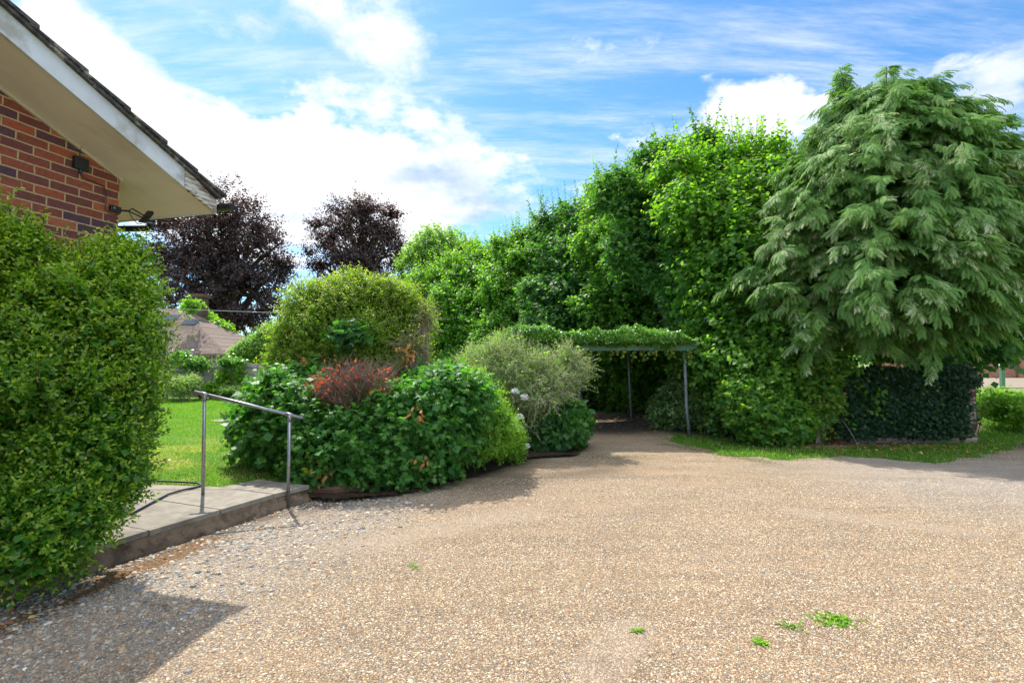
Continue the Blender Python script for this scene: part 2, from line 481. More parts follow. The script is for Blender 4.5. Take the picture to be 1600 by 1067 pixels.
PEB = [(0.0,(.34,.215,.115)), (.16,(.44,.315,.195)), (.30,(.27,.145,.07)), (.42,(.50,.395,.27)), (.54,(.38,.235,.12)), (.64,(.165,.115,.08)), (.74,(.60,.54,.45)), (.80,(.27,.25,.23)), (.89,(.36,.275,.19)), (.96,(.13,.13,.14))]
PEB = [(p, tuple(min(.8, (0.80 * c[k] + .20 * (sum(c) / 3)) * (1.19, 1.17, 1.09)[k]) for k in range(3))) for p, c in PEB]
def gravel_mat():
    m, n = mat('gravel')
    pos = n.n('ShaderNodeTexCoord').outputs['Object']
    grey = n.n('ShaderNodeAttribute', attribute_name='grey').outputs['Fac']
    moss = n.n('ShaderNodeAttribute', attribute_name='moss').outputs['Fac']
    dirt_shade = n.n('ShaderNodeAttribute', attribute_name='dirt_shade').outputs['Fac']
    warp = n.n('ShaderNodeVectorMath', operation='ADD', inp={0: pos, 1: n.n('ShaderNodeVectorMath', operation='SCALE', inp={0: n.noise(pos, 60, 2, .5, out=1), 'Scale': .012}).outputs[0]}).outputs[0]
    v1 = n.n('ShaderNodeTexVoronoi', inp={'Vector': warp, 'Scale': 92.0, 'Randomness': 1.0})
    v2 = n.n('ShaderNodeTexVoronoi', inp={'Vector': warp, 'Scale': 185.0, 'Randomness': 1.0})
    s1 = n.n('ShaderNodeSeparateColor', inp={0: v1.outputs['Color']}).outputs
    s2 = n.n('ShaderNodeSeparateColor', inp={0: v2.outputs['Color']}).outputs
    pick = n.m('GREATER_THAN', s1[1], .45)
    c1 = n.ramp(s1[0], PEB, 'CONSTANT')
    c2 = n.ramp(s2[0], PEB, 'CONSTANT')
    c = n.mix(pick, c2, c1)
    d1 = v1.outputs['Distance']; d2 = v2.outputs['Distance']
    h1 = n.m('SUBTRACT', 1.0, n.m('MULTIPLY', d1, 1.2))
    h2 = n.m('SUBTRACT', .8, n.m('MULTIPLY', d2, 1.2))
    hx = n.n('ShaderNodeMix', data_type='FLOAT', inp={0: pick, 2: h2, 3: h1}).outputs[0]
    gap = n.sm(n.m('ADD', n.m('MULTIPLY', pick, n.m('SUBTRACT', d1, d2)), d2), .50, .72)
    c = n.mix(n.m('MULTIPLY', gap, .75), c, (.13, .085, .05))
    # slow drift of tone: compacted wheel tracks, sandy patches
    tr = n.n('ShaderNodeMapping', inp={0: pos, 'Rotation': (0, 0, rad(-18)), 'Scale': (.35, 1.5, 1)}).outputs[0]
    lo = n.noise(tr, 1.4, 4, .6)
    c = n.mix(n.m('MULTIPLY', n.sm(lo, .45, .70), .45), c, (.43, .295, .185))
    c = n.mix(n.m('MULTIPLY', n.sm(n.noise(pos, .9, 5, .6), .56, .74), .35), c, (.29, .205, .135))
    gc = n.mix(s1[2], (.30, .29, .285), (.50, .47, .44))
    c = n.mix(n.m('MULTIPLY', grey, .72), c, n.mix(.55, c, gc))
    c = n.mix(1.0, c, n.ramp(n.noise(tr, 2.6, 5, .62), [(.30, (.80, .78, .73)), (.55, (1.0, .98, .93)), (.75, (1.12, 1.10, 1.03))]), 'MULTIPLY')
    sand = n.n('ShaderNodeAttribute', attribute_name='sand').outputs['Fac']
    fine = n.noise(pos, 55, 5, .65)
    sn = n.sm(n.m('ADD', sand, n.m('MULTIPLY', n.m('SUBTRACT', fine, .5), 1.0)), .35, .60)
    c = n.mix(n.m('MULTIPLY', sn, .65), c, n.mix(n.noise(pos, 120, 3, .6), (.34, .25, .17), (.46, .355, .26)))
    dn = n.sm(n.m('ADD', dirt_shade, n.m('MULTIPLY', n.m('SUBTRACT', fine, .5), 1.1)), .30, .70)
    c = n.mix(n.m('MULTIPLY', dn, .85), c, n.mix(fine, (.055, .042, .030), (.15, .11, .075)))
    mn = n.sm(n.m('ADD', moss, n.m('MULTIPLY', n.m('SUBTRACT', n.noise(pos, 26, 6, .75), .5), 2.6)), .46, .74)
    mcol = n.n('ShaderNodeAttribute', attribute_name='rust').outputs['Fac']
    mc = n.mix(mcol, n.mix(fine, (.035, .055, .010), (.10, .12, .02)), n.mix(n.sm(fine, .4, .65), (.06, .034, .015), (.30, .140, .030)))
    c = n.mix(mn, c, mc)
    hh = n.m('MULTIPLY', hx, n.m('SUBTRACT', 1.0, n.m('MULTIPLY', mn, .7)))
    hh = n.m('ADD', hh, n.m('MULTIPLY', mn, n.m('MULTIPLY', fine, 1.2)))
    finish(n, pbsdf(n, c, .8, .25, bump=hh, bs=1.0, bd=.010))
    return m
M['gravel'] = gravel_mat()
def pebble_mat():
    m, n = mat('pebble')
    r = n.n('ShaderNodeAttribute', attribute_name='rnd').outputs['Fac']
    tone = n.n('ShaderNodeAttribute', attribute_name='tone').outputs['Fac']
    pos = n.n('ShaderNodeTexCoord').outputs['Object']
    c = n.ramp(r, PEB, 'CONSTANT')
    c = n.mix(tone, c, n.ramp(r, [(0, (.34,.31,.27)), (.2, (.20,.205,.215)), (.4, (.44,.40,.34)), (.52, (.13,.14,.16)), (.70, (.56,.52,.46)), (.78, (.30,.24,.18)), (.9, (.42,.31,.20))], 'CONSTANT'))
    c = n.mix(n.m('MULTIPLY', n.sm(n.noise(pos, 140, 3, .6), .45, .8), .4), c, (.30, .22, .15))
    lv = n.noise(pos, .9, 5, .62)
    hf = n.n('ShaderNodeTexWhiteNoise', noise_dimensions='1D', inp={'W': n.m('MULTIPLY', r, 917.0)}).outputs[0]
    c = n.mix(1.0, c, n.ramp(n.m('ADD', n.m('MULTIPLY', lv, .5), n.m('MULTIPLY', hf, .5)), [(.2, (.50, .48, .44)), (.5, (.93, .91, .86)), (.8, (1.16, 1.14, 1.07))]), 'MULTIPLY')
    finish(n, pbsdf(n, c, .62, .3))
    return m
M['pebble'] = pebble_mat()

def grass_mat(name, g1, g2, dry, far=(.10,.18,.02)):
    m, n = mat(name)
    pos = n.n('ShaderNodeTexCoord').outputs['Object']
    a = n.noise(pos, 2.0, 5, .6)
    st = n.n('ShaderNodeMapping', inp={0: pos, 'Scale': (30, 90, 30)}).outputs[0]
    f = n.noise(st, 2.0, 5, .7)
    c = n.mix(n.sm(f, .3, .7), g1, g2)
    dd = n.sm(n.m('ADD', a, n.m('MULTIPLY', n.m('SUBTRACT', f, .5), .25)), .52, .68)
    dm = n.n('ShaderNodeAttribute', attribute_name='dry').outputs['Fac']
    c = n.mix(n.m('MULTIPLY', dd, dm), c, dry)
    finish(n, pbsdf(n, c, .8, .15, bump=f, bs=1.0, bd=.03))
    return m
M['lawn'] = grass_mat('lawn grass', (.085,.185,.012), (.160,.300,.020), (.36,.31,.12))
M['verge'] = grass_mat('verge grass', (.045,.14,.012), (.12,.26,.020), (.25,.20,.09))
M['meadow'] = grass_mat('rough field', (.12,.17,.05), (.25,.27,.11), (.42,.36,.22))
def blade_mat(name, a, b, c3):
    return leaf_mat(name, a, b, c3, (.45,.40,.18), trans=.35, rough=.5, spec=.25)
M['blade'] = blade_mat('grass blade', (.07,.17,.015), (.13,.26,.022), (.22,.36,.04))
M['vergeblade'] = blade_mat('shaded grass blade', (.045,.120,.012), (.085,.190,.018), (.15,.26,.03))  # darker copy of the lawn blade, shade put into its colour
M['farroad'] = plain('pale gravel road', (.26,.21,.155), (.19,.16,.115), .9, .1, scale=2)

# ------------------------------------------------------------------ leaves
def tmpl_oval(wd=.5, fold=.10, droop=.12):
    V = np.array([(0,0,0), (wd*.46,.30,fold), (wd*.40,.68,fold*.6-droop*.3), (0,1,-droop), (-wd*.40,.68,fold*.6-droop*.3), (-wd*.46,.30,fold), (0,.5,0)])
    return V, np.array([(0,1,2,6), (6,2,3,4), (0,6,4,5)])
def tmpl_diamond(wd=.6):
    return np.array([(0,0,0), (wd*.5,.45,.06), (0,1,-.08), (-wd*.5,.45,.06)]), np.array([(0,1,2,3)])
def tmpl_lobed(droop=.10):
    c = (0, .36, 0.0); V = [c]
    tips = [(-20, .50), (35, .62), (90, .66), (145, .62), (200, .50)]
    V.append((0, .02, 0))
    notch = [(8, .26), (62, .30), (118, .30), (172, .26)]
    def P(a, r, z): return (math.cos(rad(a)) * r, .36 + math.sin(rad(a)) * r, z)
    seq = [1]
    for i, (a, r) in enumerate(tips):
        V.append(P(a, r, -droop)); seq.append(len(V) - 1)
        if i < 4:
            V.append(P(*notch[i], .03)); seq.append(len(V) - 1)
    seq.append(1)
    F = [(0, seq[2*i], seq[2*i+1], seq[2*i+2]) for i in range(5)]
    return np.array(V), np.array(F)
T_OVAL = tmpl_oval(.52); T_ROUND = tmpl_oval(.92, .07, .16); T_SLIM = tmpl_oval(.34); T_DIA = tmpl_diamond(.62); T_RDIA = tmpl_diamond(.95); T_LOB = tmpl_lobed()

def place(T, P, D, N, L, W=None):
    """copies of a template: origin P, length axis D, up axis N, size L"""
    TV, TF = T
    D = nrmz(D)
    X = nrmz(np.cross(D, N))
    Nn = np.cross(X, D)
    L = np.asarray(L)[:, None, None]
    W = L if W is None else np.asarray(W)[:, None, None]
    V = P[:, None, :] + X[:, None, :] * TV[None, :, 0:1] * W + D[:, None, :] * TV[None, :, 1:2] * L + Nn[:, None, :] * TV[None, :, 2:3] * L
    k = len(TV)
    Fc = TF[None] + (np.arange(len(P)) * k)[:, None, None]
    return V.reshape(-1, 3), Fc.reshape(-1, TF.shape[1])

def sample_blobs(blobs, n, amp=.18, freq=1.2, depth=.25, seed=0, inner=.72, zmin=0.03, bias=1.0, back=.55, pw=2.0):
    """points near the lumpy surface of a union of ellipsoids, with outward normals"""
    B = np.array(blobs, dtype=float)
    ar = (B[:,3]*B[:,4] + B[:,4]*B[:,5] + B[:,3]*B[:,5])
    ar /= ar.sum()
    out_p, out_n, out_d = [], [], []
    got = 0
    while got < n:
        m = int(n * 1.6) + 200
        i = rng.choice(len(B), m, p=ar)
        u = nrmz(rng.normal(size=(m, 3)))
        R = B[i, 3:6]
        d = depth * rng.random(m) ** pw
        q = B[i, 0:3] + u * R
        n1 = np.abs(2 * vnoise(q * freq, seed) - 1); n2 = np.abs(2 * vnoise(q * freq * 2.3 + 5, seed + 1) - 1)
        nz_ = (n1 * 1.3 + n2 * .75) - .85 + (fbm(q * freq * .5, seed + 3, 2) - .5) * .8
        k = 1 + amp * nz_ * 1.5 - d
        p = B[i, 0:3] + u * R * k[:, None]
        ok = p[:, 2] > zmin
        nn = nrmz(u / R)
        ok &= (rng.random(m) < np.where(nn[:, 1] > .35, back, 1.0))
        for j in range(len(B)):
            e = (p - B[j, 0:3]) / B[j, 3:6]
            r = np.linalg.norm(e, axis=1)
            ok &= ~((r < inner) & (i != j))
        out_p.append(p[ok]); out_n.append(nn[ok]); out_d.append(d[ok])
        got += ok.sum()
    return np.concatenate(out_p)[:n], np.concatenate(out_n)[:n], np.concatenate(out_d)[:n]

UP = np.array([0, 0, 1.0])
def shoots(P, Nn, length, k, T, leafL, updir=.5, rand=.5, droop=.35, wid=None, leafup=.8, tipyoung=.3, ztone=None, tw=0.0, spread=1.0, lv=.25):
    """leafy shoots starting at P. returns verts, faces, rnd, tone (and twig geometry)"""
    n = len(P)
    d = nrmz(Nn + UP * updir + rng.normal(size=(n, 3)) * rand)
    Ls = length * (0.6 + .8 * rng.random(n))
    side0 = nrmz(np.cross(d, rng.normal(size=(n, 3))))
    side1 = np.cross(d, side0)
    allP, allD, allN, allL, rn, tn = [], [], [], [], [], []
    srnd = rng.random(n)
    for j in range(k):
        t = (j + .6 + .4 * rng.random(n)) / k
        ang = j * 2.4 + rng.random(n) * .8
        s = side0 * np.cos(ang)[:, None] + side1 * np.sin(ang)[:, None]
        pos = P + d * (Ls * t)[:, None] - UP * (droop * .25 * Ls * t * t)[:, None]
        ld = nrmz(d * (.35 + .5 * (t[:, None] ** 2)) + s * spread - UP * droop + rng.normal(size=(n, 3)) * .2)
        ln = nrmz(UP * leafup + Nn * .45 + rng.normal(size=(n, 3)) * .45)
        allP.append(pos); allD.append(ld); allN.append(ln)
        allL.append(leafL * (1 - lv + 2 * lv * rng.random(n)) * (1.1 - .45 * t))
        rn.append(np.clip(.55 * rng.random(n) + .45 * srnd, 0, 1))
        tt = np.clip((t - .45) * 1.6, 0, 1) * tipyoung * (rng.random(n) * 1.2)
        if ztone is not None: tt = tt + ztone * rng.random(n)
        tn.append(np.clip(tt, 0, 1))
    P_, D_, N_, L_ = map(np.concatenate, (allP, allD, allN, allL))
    V, Fc = place(T, P_, D_, N_, L_)
    nf = len(T[1])
    return V, Fc, np.repeat(np.concatenate(rn), nf), np.repeat(np.concatenate(tn), nf), (P, P + d * Ls[:, None])

def sticks(A, Bp, r0, r1):
    """thin three sided sticks from A to Bp"""
    A = np.asarray(A, float); Bp = np.asarray(Bp, float)
    n = len(A)
    d = nrmz(Bp - A)
    s = nrmz(np.cross(d, rng.normal(size=(n, 3))))
    t = np.cross(d, s)
    r0 = np.broadcast_to(r0, (n,)); r1 = np.broadcast_to(r1, (n,))
    V = []
    for rr, base in ((r0, A), (r1, Bp)):
        for k in range(3):
            a = 2 * math.pi * k / 3
            V.append(base + (s * math.cos(a) + t * math.sin(a)) * rr[:, None])
    V = np.stack(V, 1).reshape(-1, 3)
    o = (np.arange(n) * 6)[:, None]
    Fc = np.concatenate([np.array([[k, (k+1) % 3, (k+1) % 3 + 3, k + 3]]) + o for k in range(3)])
    return V, Fc

def merge(parts):
    Vs, Fs, A, Bt, off = [], {}, {}, {}, 0
    keys = []
    for V, Fc, r, t in parts:
        k = Fc.shape[1]
        Fs.setdefault(k, []).append(Fc + off); A.setdefault(k, []).append(r); Bt.setdefault(k, []).append(t)
        Vs.append(V); off += len(V)
    ks = sorted(Fs)
    return np.concatenate(Vs), [np.concatenate(Fs[k]) for k in ks], np.concatenate([np.concatenate(A[k]) for k in ks]), np.concatenate([np.concatenate(Bt[k]) for k in ks])

def foliage_obj(name, parent, parts, m):
    V, Fs, r, t = merge(parts)
    return mesh_np(name, V, Fs, m, {'rnd': r, 'tone': t}, parent=parent)

def blob(px, py, Y, rx, rz, ry=None):
    c = at(px, py, Y)
    a = rx / F * Y; b = rz / F * Y
    return (c[0], c[1], c[2], a, ry if ry else a, b)

def branch_curves(mb, base, targets, r0=.05, r1=.008, n=5, bow=.15):
    for tg in targets:
        b = Vector(base) + Vector((random.uniform(-.06,.06), random.uniform(-.06,.06), 0)); t = Vector(tg)
        mid = b.lerp(t, .5) + Vector((random.uniform(-1,1), random.uniform(-1,1), random.uniform(0,.8))) * bow * (t-b).length
        pts = []
        for i in range(n + 1):
            u = i / n
            pts.append((1-u)**2 * b + 2*u*(1-u) * mid + u*u * t)
        mb.tube(pts, [r0 + (r1 - r0) * i / n for i in range(n + 1)], 5, cap=False)

def shrub(name, label, cat, blobs, m, T, nsh, slen, k, leafL, group=None, twigm='greentwig', amp=.16, freq=1.6, depth=.30,
          updir=.4, rand=.5, droop=.3, tipyoung=.3, topyoung=0.0, ztop=None, seed=0, leafup=.8, fname='foliage', fill=.35, ntwig=14, r0=.018, zmin=.03, twigshow=0.0, inner=.72, spread=1.0, base=None, back=.55):
    B = np.array(blobs)
    c = B[:, :3].mean(0)
    g = B[:, 2] - B[:, 5]
    bs = base if base is not None else (c[0], c[1], 0.0)
    root = empty(name, bs, label, cat, group)
    P, Nn, D = sample_blobs(blobs, nsh, amp, freq, depth, seed, inner, zmin, back=back)
    P = P - Nn * slen * .55
    P[:, 2] = np.maximum(P[:, 2], zmin)
    zt = None
    if topyoung:
        z1 = ztop if ztop else B[:, 2].max() + B[:, 5].max()
        z0 = z1 - (B[:, 5].max()) * 1.4
        zt = np.clip((P[:, 2] - z0) / (z1 - z0), 0, 1) * topyoung
    V, Fc, r, t, tw = shoots(P, Nn, slen, k, T, leafL, updir, rand, droop, leafup=leafup, tipyoung=tipyoung, ztone=zt, spread=spread)
    parts = [(V, Fc, r, t)]
    if fill:
        nf = int(nsh * fill)
        P2, N2, _ = sample_blobs([(b[0], b[1], b[2], b[3]*.84, b[4]*.84, b[5]*.84) for b in B], nf, amp, freq, .35, seed, .55, zmin)
        V2, F2, r2, t2, _ = shoots(P2 - N2 * .1, N2, slen, max(3, k // 2), T_RDIA, leafL * 1.7, .1, .9, .2)
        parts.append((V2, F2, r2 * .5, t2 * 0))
    foliage_obj(fname, root, parts, M[m])
    mb = MB()
    ii = rng.choice(len(P), min(ntwig, len(P)), replace=False)
    branch_curves(mb, bs, P[ii] , r0, .004, 4, .12)
    if twigshow:
        jj = rng.choice(len(tw[0]), int(len(tw[0]) * twigshow), replace=False)
        Vt, Ft = sticks(tw[0][jj], tw[1][jj], .005, .002)
        off = len(mb.v)
        mb.v += [tuple(v) for v in Vt.tolist()]; mb.f += (Ft + off).tolist(); mb.mi += [0] * len(Ft)
    mb.build('branches', M[twigm], root, ws=True)
    return root

# ------------------------------------------------------------------ ground
def inpoly(x, y, poly):
    poly = np.asarray(poly)[:, :2]
    r = np.zeros(x.shape, bool)
    j = len(poly) - 1
    for i in range(len(poly)):
        xi, yi = poly[i]; xj, yj = poly[j]
        c = ((yi > y) != (yj > y)) & (x < (xj - xi) * (y - yi) / (yj - yi + 1e-12) + xi)
        r ^= c; j = i
    return r
def grid_mesh(name, x0, x1, y0, y1, nx, ny, zf, m, keep=None, pattr=None, warp=None):
    xs = np.linspace(x0, x1, nx); ys = np.linspace(y0, y1, ny)
    if warp: ys = y0 + (y1 - y0) * np.linspace(0, 1, ny) ** warp
    X, Y = np.meshgrid(xs, ys)
    Z = zf(X, Y)
    V = np.stack([X, Y, Z], -1).reshape(-1, 3)
    i = np.arange(nx * ny).reshape(ny, nx)
    Fc = np.stack([i[:-1, :-1], i[:-1, 1:], i[1:, 1:], i[1:, :-1]], -1).reshape(-1, 4)
    if keep is not None:
        cx = V[Fc].mean(1)
        Fc = Fc[keep(cx[:, 0], cx[:, 1])]
    pa = {k: f(V[:, 0], V[:, 1]) for k, f in (pattr or {}).items()}
    return mesh_np(name, V, [Fc], m, smooth=True, pattrs=pa)
def sstep(x, a, b):
    t = np.clip((x - a) / (b - a), 0, 1); return t * t * (3 - 2 * t)
def pdist(x, y, q, r):        # soft disc
    return np.clip(1 - np.hypot((x - q[0]), (y - q[1])) / r, 0, 1)
def seg_mask(x, y, a, b, r):
    a = np.array(a[:2]); b = np.array(b[:2]); d = b - a
    t = np.clip(((x - a[0]) * d[0] + (y - a[1]) * d[1]) / (d @ d), 0, 1)
    return np.clip(1 - np.hypot(x - a[0] - t * d[0], y - a[1] - t * d[1]) / r, 0, 1)

SLABZ = 0.165
# paved path outline in world coordinates
front = [gnd(x, y, SLABZ) for x, y in ((-260, 977), (-120, 934), (100, 868), (233, 828), (345, 795), (428, 771), (484, 757))]
back = [gnd(x, y, SLABZ) for x, y in ((484, 742), (450, 746), (384, 749), (346, 760), (318, 761), (235, 753), (60, 742), (-300, 722))]
kerbA, kerbB = front[0], front[-1]

# big ground
g = mesh_np('ground', [(-400,-60,-.06),(400,-60,-.06),(400,900,-.06),(-400,900,-.06)], [np.array([(0,1,2,3)])], M['meadow'], pattrs={'dry': [1,1,1,1]})
tag(g, kind='structure')

VERGE = [gnd(x, y) for x, y in ((1050,688),(1085,698),(1130,709),(1210,717),(1290,712),(1370,716),(1450,722),(1530,712),(1590,694),(1680,672),(1900,640),(1900,615),(1620,610),(1540,605),(1532,690),(1450,699),(1380,699),(1300,700),(1210,697),(1150,690),(1095,684),(1050,680))]
def gz(X, Y):
    return .012 * (fbm(np.stack([X * .9, Y * .9, X * 0], -1), 3, 3) - .5) + .12 * np.exp(-(((X - 3.5) / .9) ** 2 + ((Y - 12.0) / 1.1) ** 2)) + .06 * sstep(Y, 11.5, 15)
def edge_y(x, y):             # signed distance in front of the path edge
    a = kerbA[:2]; b = kerbB[:2]; d = (b - a) / np.linalg.norm(b - a)
    return (x - a[0]) * d[1] - (y - a[1]) * d[0]
m1 = gnd(225, 888); m2 = gnd(330, 845); m3 = gnd(60, 950); m4 = gnd(930, 722); m5 = gnd(1040, 712)
def f_grey(x, y):
    e = edge_y(x, y)
    near = np.clip(1 - np.abs(e) / 2.0, 0, 1) * sstep(-x, -.3, 1.6) * 1.0
    rt = pdist(x, y, gnd(1520, 745), 3.0) * 1.3
    return np.clip(near * 1.3 + rt + .25 * (vnoise(np.stack([x * 1.5, y * 1.5, x * 0], -1), 5) - .5), 0, 1)
def f_moss(x, y):
    a = seg_mask(x, y, gnd(180, 900), gnd(330, 845), .34)
    a2 = seg_mask(x, y, gnd(0, 985), gnd(190, 900), .26)
    b = seg_mask(x, y, gnd(900, 712), gnd(1010, 715), .8) * .7
    c = seg_mask(x, y, gnd(1040, 694), gnd(1200, 722), .5)
    d = seg_mask(x, y, gnd(520, 778), gnd(700, 762), .3) * .7
    return np.clip(np.maximum.reduce([a * 1.05, a2 * .85, b * .8, c * .7, d]), 0, 1)
def f_sand(x, y):
    a = seg_mask(x, y, gnd(930, 1045), gnd(985, 985), .26) * 1.05
    b = seg_mask(x, y, gnd(560, 850), gnd(820, 800), .5) * .8
    c = seg_mask(x, y, gnd(1250, 800), gnd(1500, 830), .5) * .7
    d = seg_mask(x, y, gnd(400, 812), gnd(500, 800), .35) * .9
    return np.clip(np.maximum.reduce([a, b, c, d]), 0, 1)
def f_rust(x, y): return (x < -1.2).astype(float)
def f_dirt_shade(x, y):
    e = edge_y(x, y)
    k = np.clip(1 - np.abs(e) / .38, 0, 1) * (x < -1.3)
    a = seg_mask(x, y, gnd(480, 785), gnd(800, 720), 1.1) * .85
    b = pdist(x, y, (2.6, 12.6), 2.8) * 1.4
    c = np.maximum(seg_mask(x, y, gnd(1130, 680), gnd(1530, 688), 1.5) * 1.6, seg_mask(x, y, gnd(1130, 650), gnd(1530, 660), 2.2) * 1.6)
    d = seg_mask(x, y, gnd(760, 760), gnd(940, 735), 1.2) * .62  # dappled shade painted dark into the gravel colour
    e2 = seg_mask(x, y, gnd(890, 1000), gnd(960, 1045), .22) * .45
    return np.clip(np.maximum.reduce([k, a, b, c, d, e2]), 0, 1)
drive = grid_mesh('driveway', -9, 22, 0.3, 17, 260, 300, gz, M['gravel'], pattr={'grey': f_grey, 'moss': f_moss, 'dirt_shade': f_dirt_shade, 'sand': f_sand, 'rust': f_rust},
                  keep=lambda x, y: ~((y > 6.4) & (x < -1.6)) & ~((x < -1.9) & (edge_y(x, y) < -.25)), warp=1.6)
tag(drive, kind='structure')

# pebbles that stand out of the surface
def pebbles(n, pxbox, rmin, rmax, seedp, tonef, dens=None):
    px = rng.uniform(pxbox[0], pxbox[2], n * 3)
    # uniform over the ground, inside the wedge that is looked at
    Yn, Yf = 1200. / (pxbox[3] - 566), 1200. / (pxbox[1] - 566)
    Y = np.sqrt(rng.uniform(Yn ** 2, Yf ** 2, n * 3))
    X = (px - 800) / F * Y
    ok = (edge_y(X, Y) > .03) & ~((Y > 6.2) & (X < -1.2))
    ok &= rng.random(len(X)) > f_moss(X, Y) * 1.5 * vnoise(np.stack([X * 9, Y * 9, X * 0], -1), 77)
    ok &= rng.random(len(X)) > f_sand(X, Y) * 1.1
    if dens is not None: ok &= rng.random(len(X)) < dens(X, Y)
    X, Y = X[ok][:n], Y[ok][:n]
    n = len(X)
    r = rmin * (rmax / rmin) ** (rng.random(n) ** 2.4)
    rot = rng.random(n) * 6.28
    sx = r * rng.uniform(.9, 1.35, n); sy = r * rng.uniform(.65, 1.0, n); sz = r * rng.uniform(.5, .85, n)
    ring = np.arange(6) / 6 * 2 * math.pi
    TV = [(math.cos(a), math.sin(a), 0) for a in ring] + [(math.cos(a + .3) * .78, math.sin(a + .3) * .78, .68) for a in ring] + [(0, 0, 1.0)]
    TV = np.array(TV)
    jit = 1 + rng.normal(size=(n, 13, 1)) * .08
    L = TV[None] * jit * np.stack([sx, sy, sz], -1)[:, None, :]
    c, s = np.cos(rot)[:, None], np.sin(rot)[:, None]
    Vx = L[..., 0] * c - L[..., 1] * s + X[:, None]
    Vy = L[..., 0] * s + L[..., 1] * c + Y[:, None]
    Vz = L[..., 2] + gz(X, Y)[:, None] - (sz * .22)[:, None]
    V = np.stack([Vx, Vy, Vz], -1).reshape(-1, 3)
    o = (np.arange(n) * 13)[:, None, None]
    q = np.array([(k, (k+1) % 6, (k+1) % 6 + 6, k + 6) for k in range(6)])
    t = np.array([(k + 6, (k+1) % 6 + 6, 12) for k in range(6)])
    Fq = (q[None] + o).reshape(-1, 4); Ft = (t[None] + o).reshape(-1, 3)
    rn = rng.random(n); tn = tonef(X, Y)
    attrs = {'rnd': np.concatenate([np.repeat(rn, 6), np.repeat(rn, 6)]), 'tone': np.concatenate([np.repeat(tn, 6), np.repeat(tn, 6)])}
    return V, [Fq, Ft], attrs
def tone_l(X, Y): return (rng.random(len(X)) < f_grey(X, Y) * .9).astype(float)
V1 = pebbles(150000, (-60, 745, 1660, 1090), .0030, .0085, 1, tone_l)
o = mesh_np('gravel', V1[0], V1[1], M['pebble'], V1[2], smooth=True)
tag(o, 'small tan and brown stones covering the drive', 'gravel', kind='stuff')
V2 = pebbles(7500, (-60, 775, 800, 1090), .008, .024, 2, lambda X, Y: (rng.random(len(X)) < .65).astype(float), lambda X, Y: np.clip(f_grey(X, Y) - .1, 0, 1) ** 1.3)
o = mesh_np('pebbles', V2[0], V2[1], M['pebble'], V2[2], smooth=True)
tag(o, 'larger grey and white pebbles beside the paved path', 'pebbles', kind='stuff')

# lawn
LAWNZ = .14
lawn_edge = list(reversed(back))
def lawn_keep(x, y):
    ok = (x < -1.2)
    bx = np.array([q[0] for q in lawn_edge]); by = np.array([q[1] for q in lawn_edge])
    yb = np.interp(x, bx, by, left=by[0], right=by[-1])
    return ok & (y > yb + .01)
def f_dry(x, y):
    a = pdist(x, y, gnd(290, 712, LAWNZ), 1.8) * 1.4; b = pdist(x, y, gnd(400, 690, LAWNZ), 1.6); c = seg_mask(x, y, gnd(330, 752, LAWNZ), gnd(420, 735, LAWNZ), .45) * 1.6
    return np.clip(a * 1.3 + b * 1.2 + c * 1.4, 0, 1) * .9 + .1
lawn = grid_mesh('lawn', -22, -1.2, 4.2, 24, 300, 300, lambda X, Y: LAWNZ + .02 * (fbm(np.stack([X, Y, X*0], -1), 9) - .5), M['lawn'], keep=lawn_keep, pattr={'dry': f_dry})
tag(lawn, kind='structure')
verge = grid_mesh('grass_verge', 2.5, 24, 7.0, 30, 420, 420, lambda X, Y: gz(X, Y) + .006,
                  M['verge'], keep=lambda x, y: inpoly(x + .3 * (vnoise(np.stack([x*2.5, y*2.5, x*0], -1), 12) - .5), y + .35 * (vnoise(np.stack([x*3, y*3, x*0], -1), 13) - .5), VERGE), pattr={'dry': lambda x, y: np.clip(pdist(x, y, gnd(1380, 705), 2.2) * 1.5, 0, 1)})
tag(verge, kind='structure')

def grass_blades(name, polyfn, box, n, h, label, mname='blade', dryf=None, zf=None):
    X = rng.uniform(box[0], box[1], n); Y = box[2] + (box[3] - box[2]) * rng.random(n) ** 1.3
    ok = polyfn(X, Y)
    X, Y = X[ok], Y[ok]
    n = len(X)
    Z = zf(X, Y)
    P = np.stack([X, Y, Z], -1)
    D = nrmz(UP + rng.normal(size=(n, 3)) * .45)
    Nn = nrmz(rng.normal(size=(n, 3)))
    hh = h * rng.uniform(.5, 1.4, n)
    T = (np.array([(-.5, 0, 0), (.5, 0, 0), (.25, .6, .1), (0, 1, .3)]), np.array([(0, 1, 2, 3)]))
    V, Fc = place(T, P, D, Nn, hh, np.full(n, .005) * (1 + Y * .10))
    dr = np.zeros(n) if dryf is None else (rng.random(n) < dryf(X, Y)) * .8
    o = mesh_np(name, V, [Fc], M[mname], {'rnd': rng.random(n), 'tone': dr})
    return tag(o, label, 'grass', kind='stuff')
grass_blades('lawn_grass', lawn_keep, (-14, -1.8, 4.9, 19.3), 210000, .035, 'short green grass growing over the garden lawn', zf=lambda x, y: LAWNZ + x*0,
             dryf=lambda x, y: np.clip((fbm(np.stack([x*1.6, y*2.2, x*0], -1), 8) - .42) * 5, 0, 1) * f_dry(x, y))
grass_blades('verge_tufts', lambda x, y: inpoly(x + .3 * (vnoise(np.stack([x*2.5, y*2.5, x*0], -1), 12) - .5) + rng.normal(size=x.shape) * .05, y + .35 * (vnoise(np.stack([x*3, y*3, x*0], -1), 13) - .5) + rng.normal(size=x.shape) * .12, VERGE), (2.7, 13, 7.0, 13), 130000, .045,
             'green grass growing on the strip in front of the ivy wall', 'vergeblade', zf=lambda x, y: gz(x, y) + .01, dryf=lambda x, y: x*0 + .12)

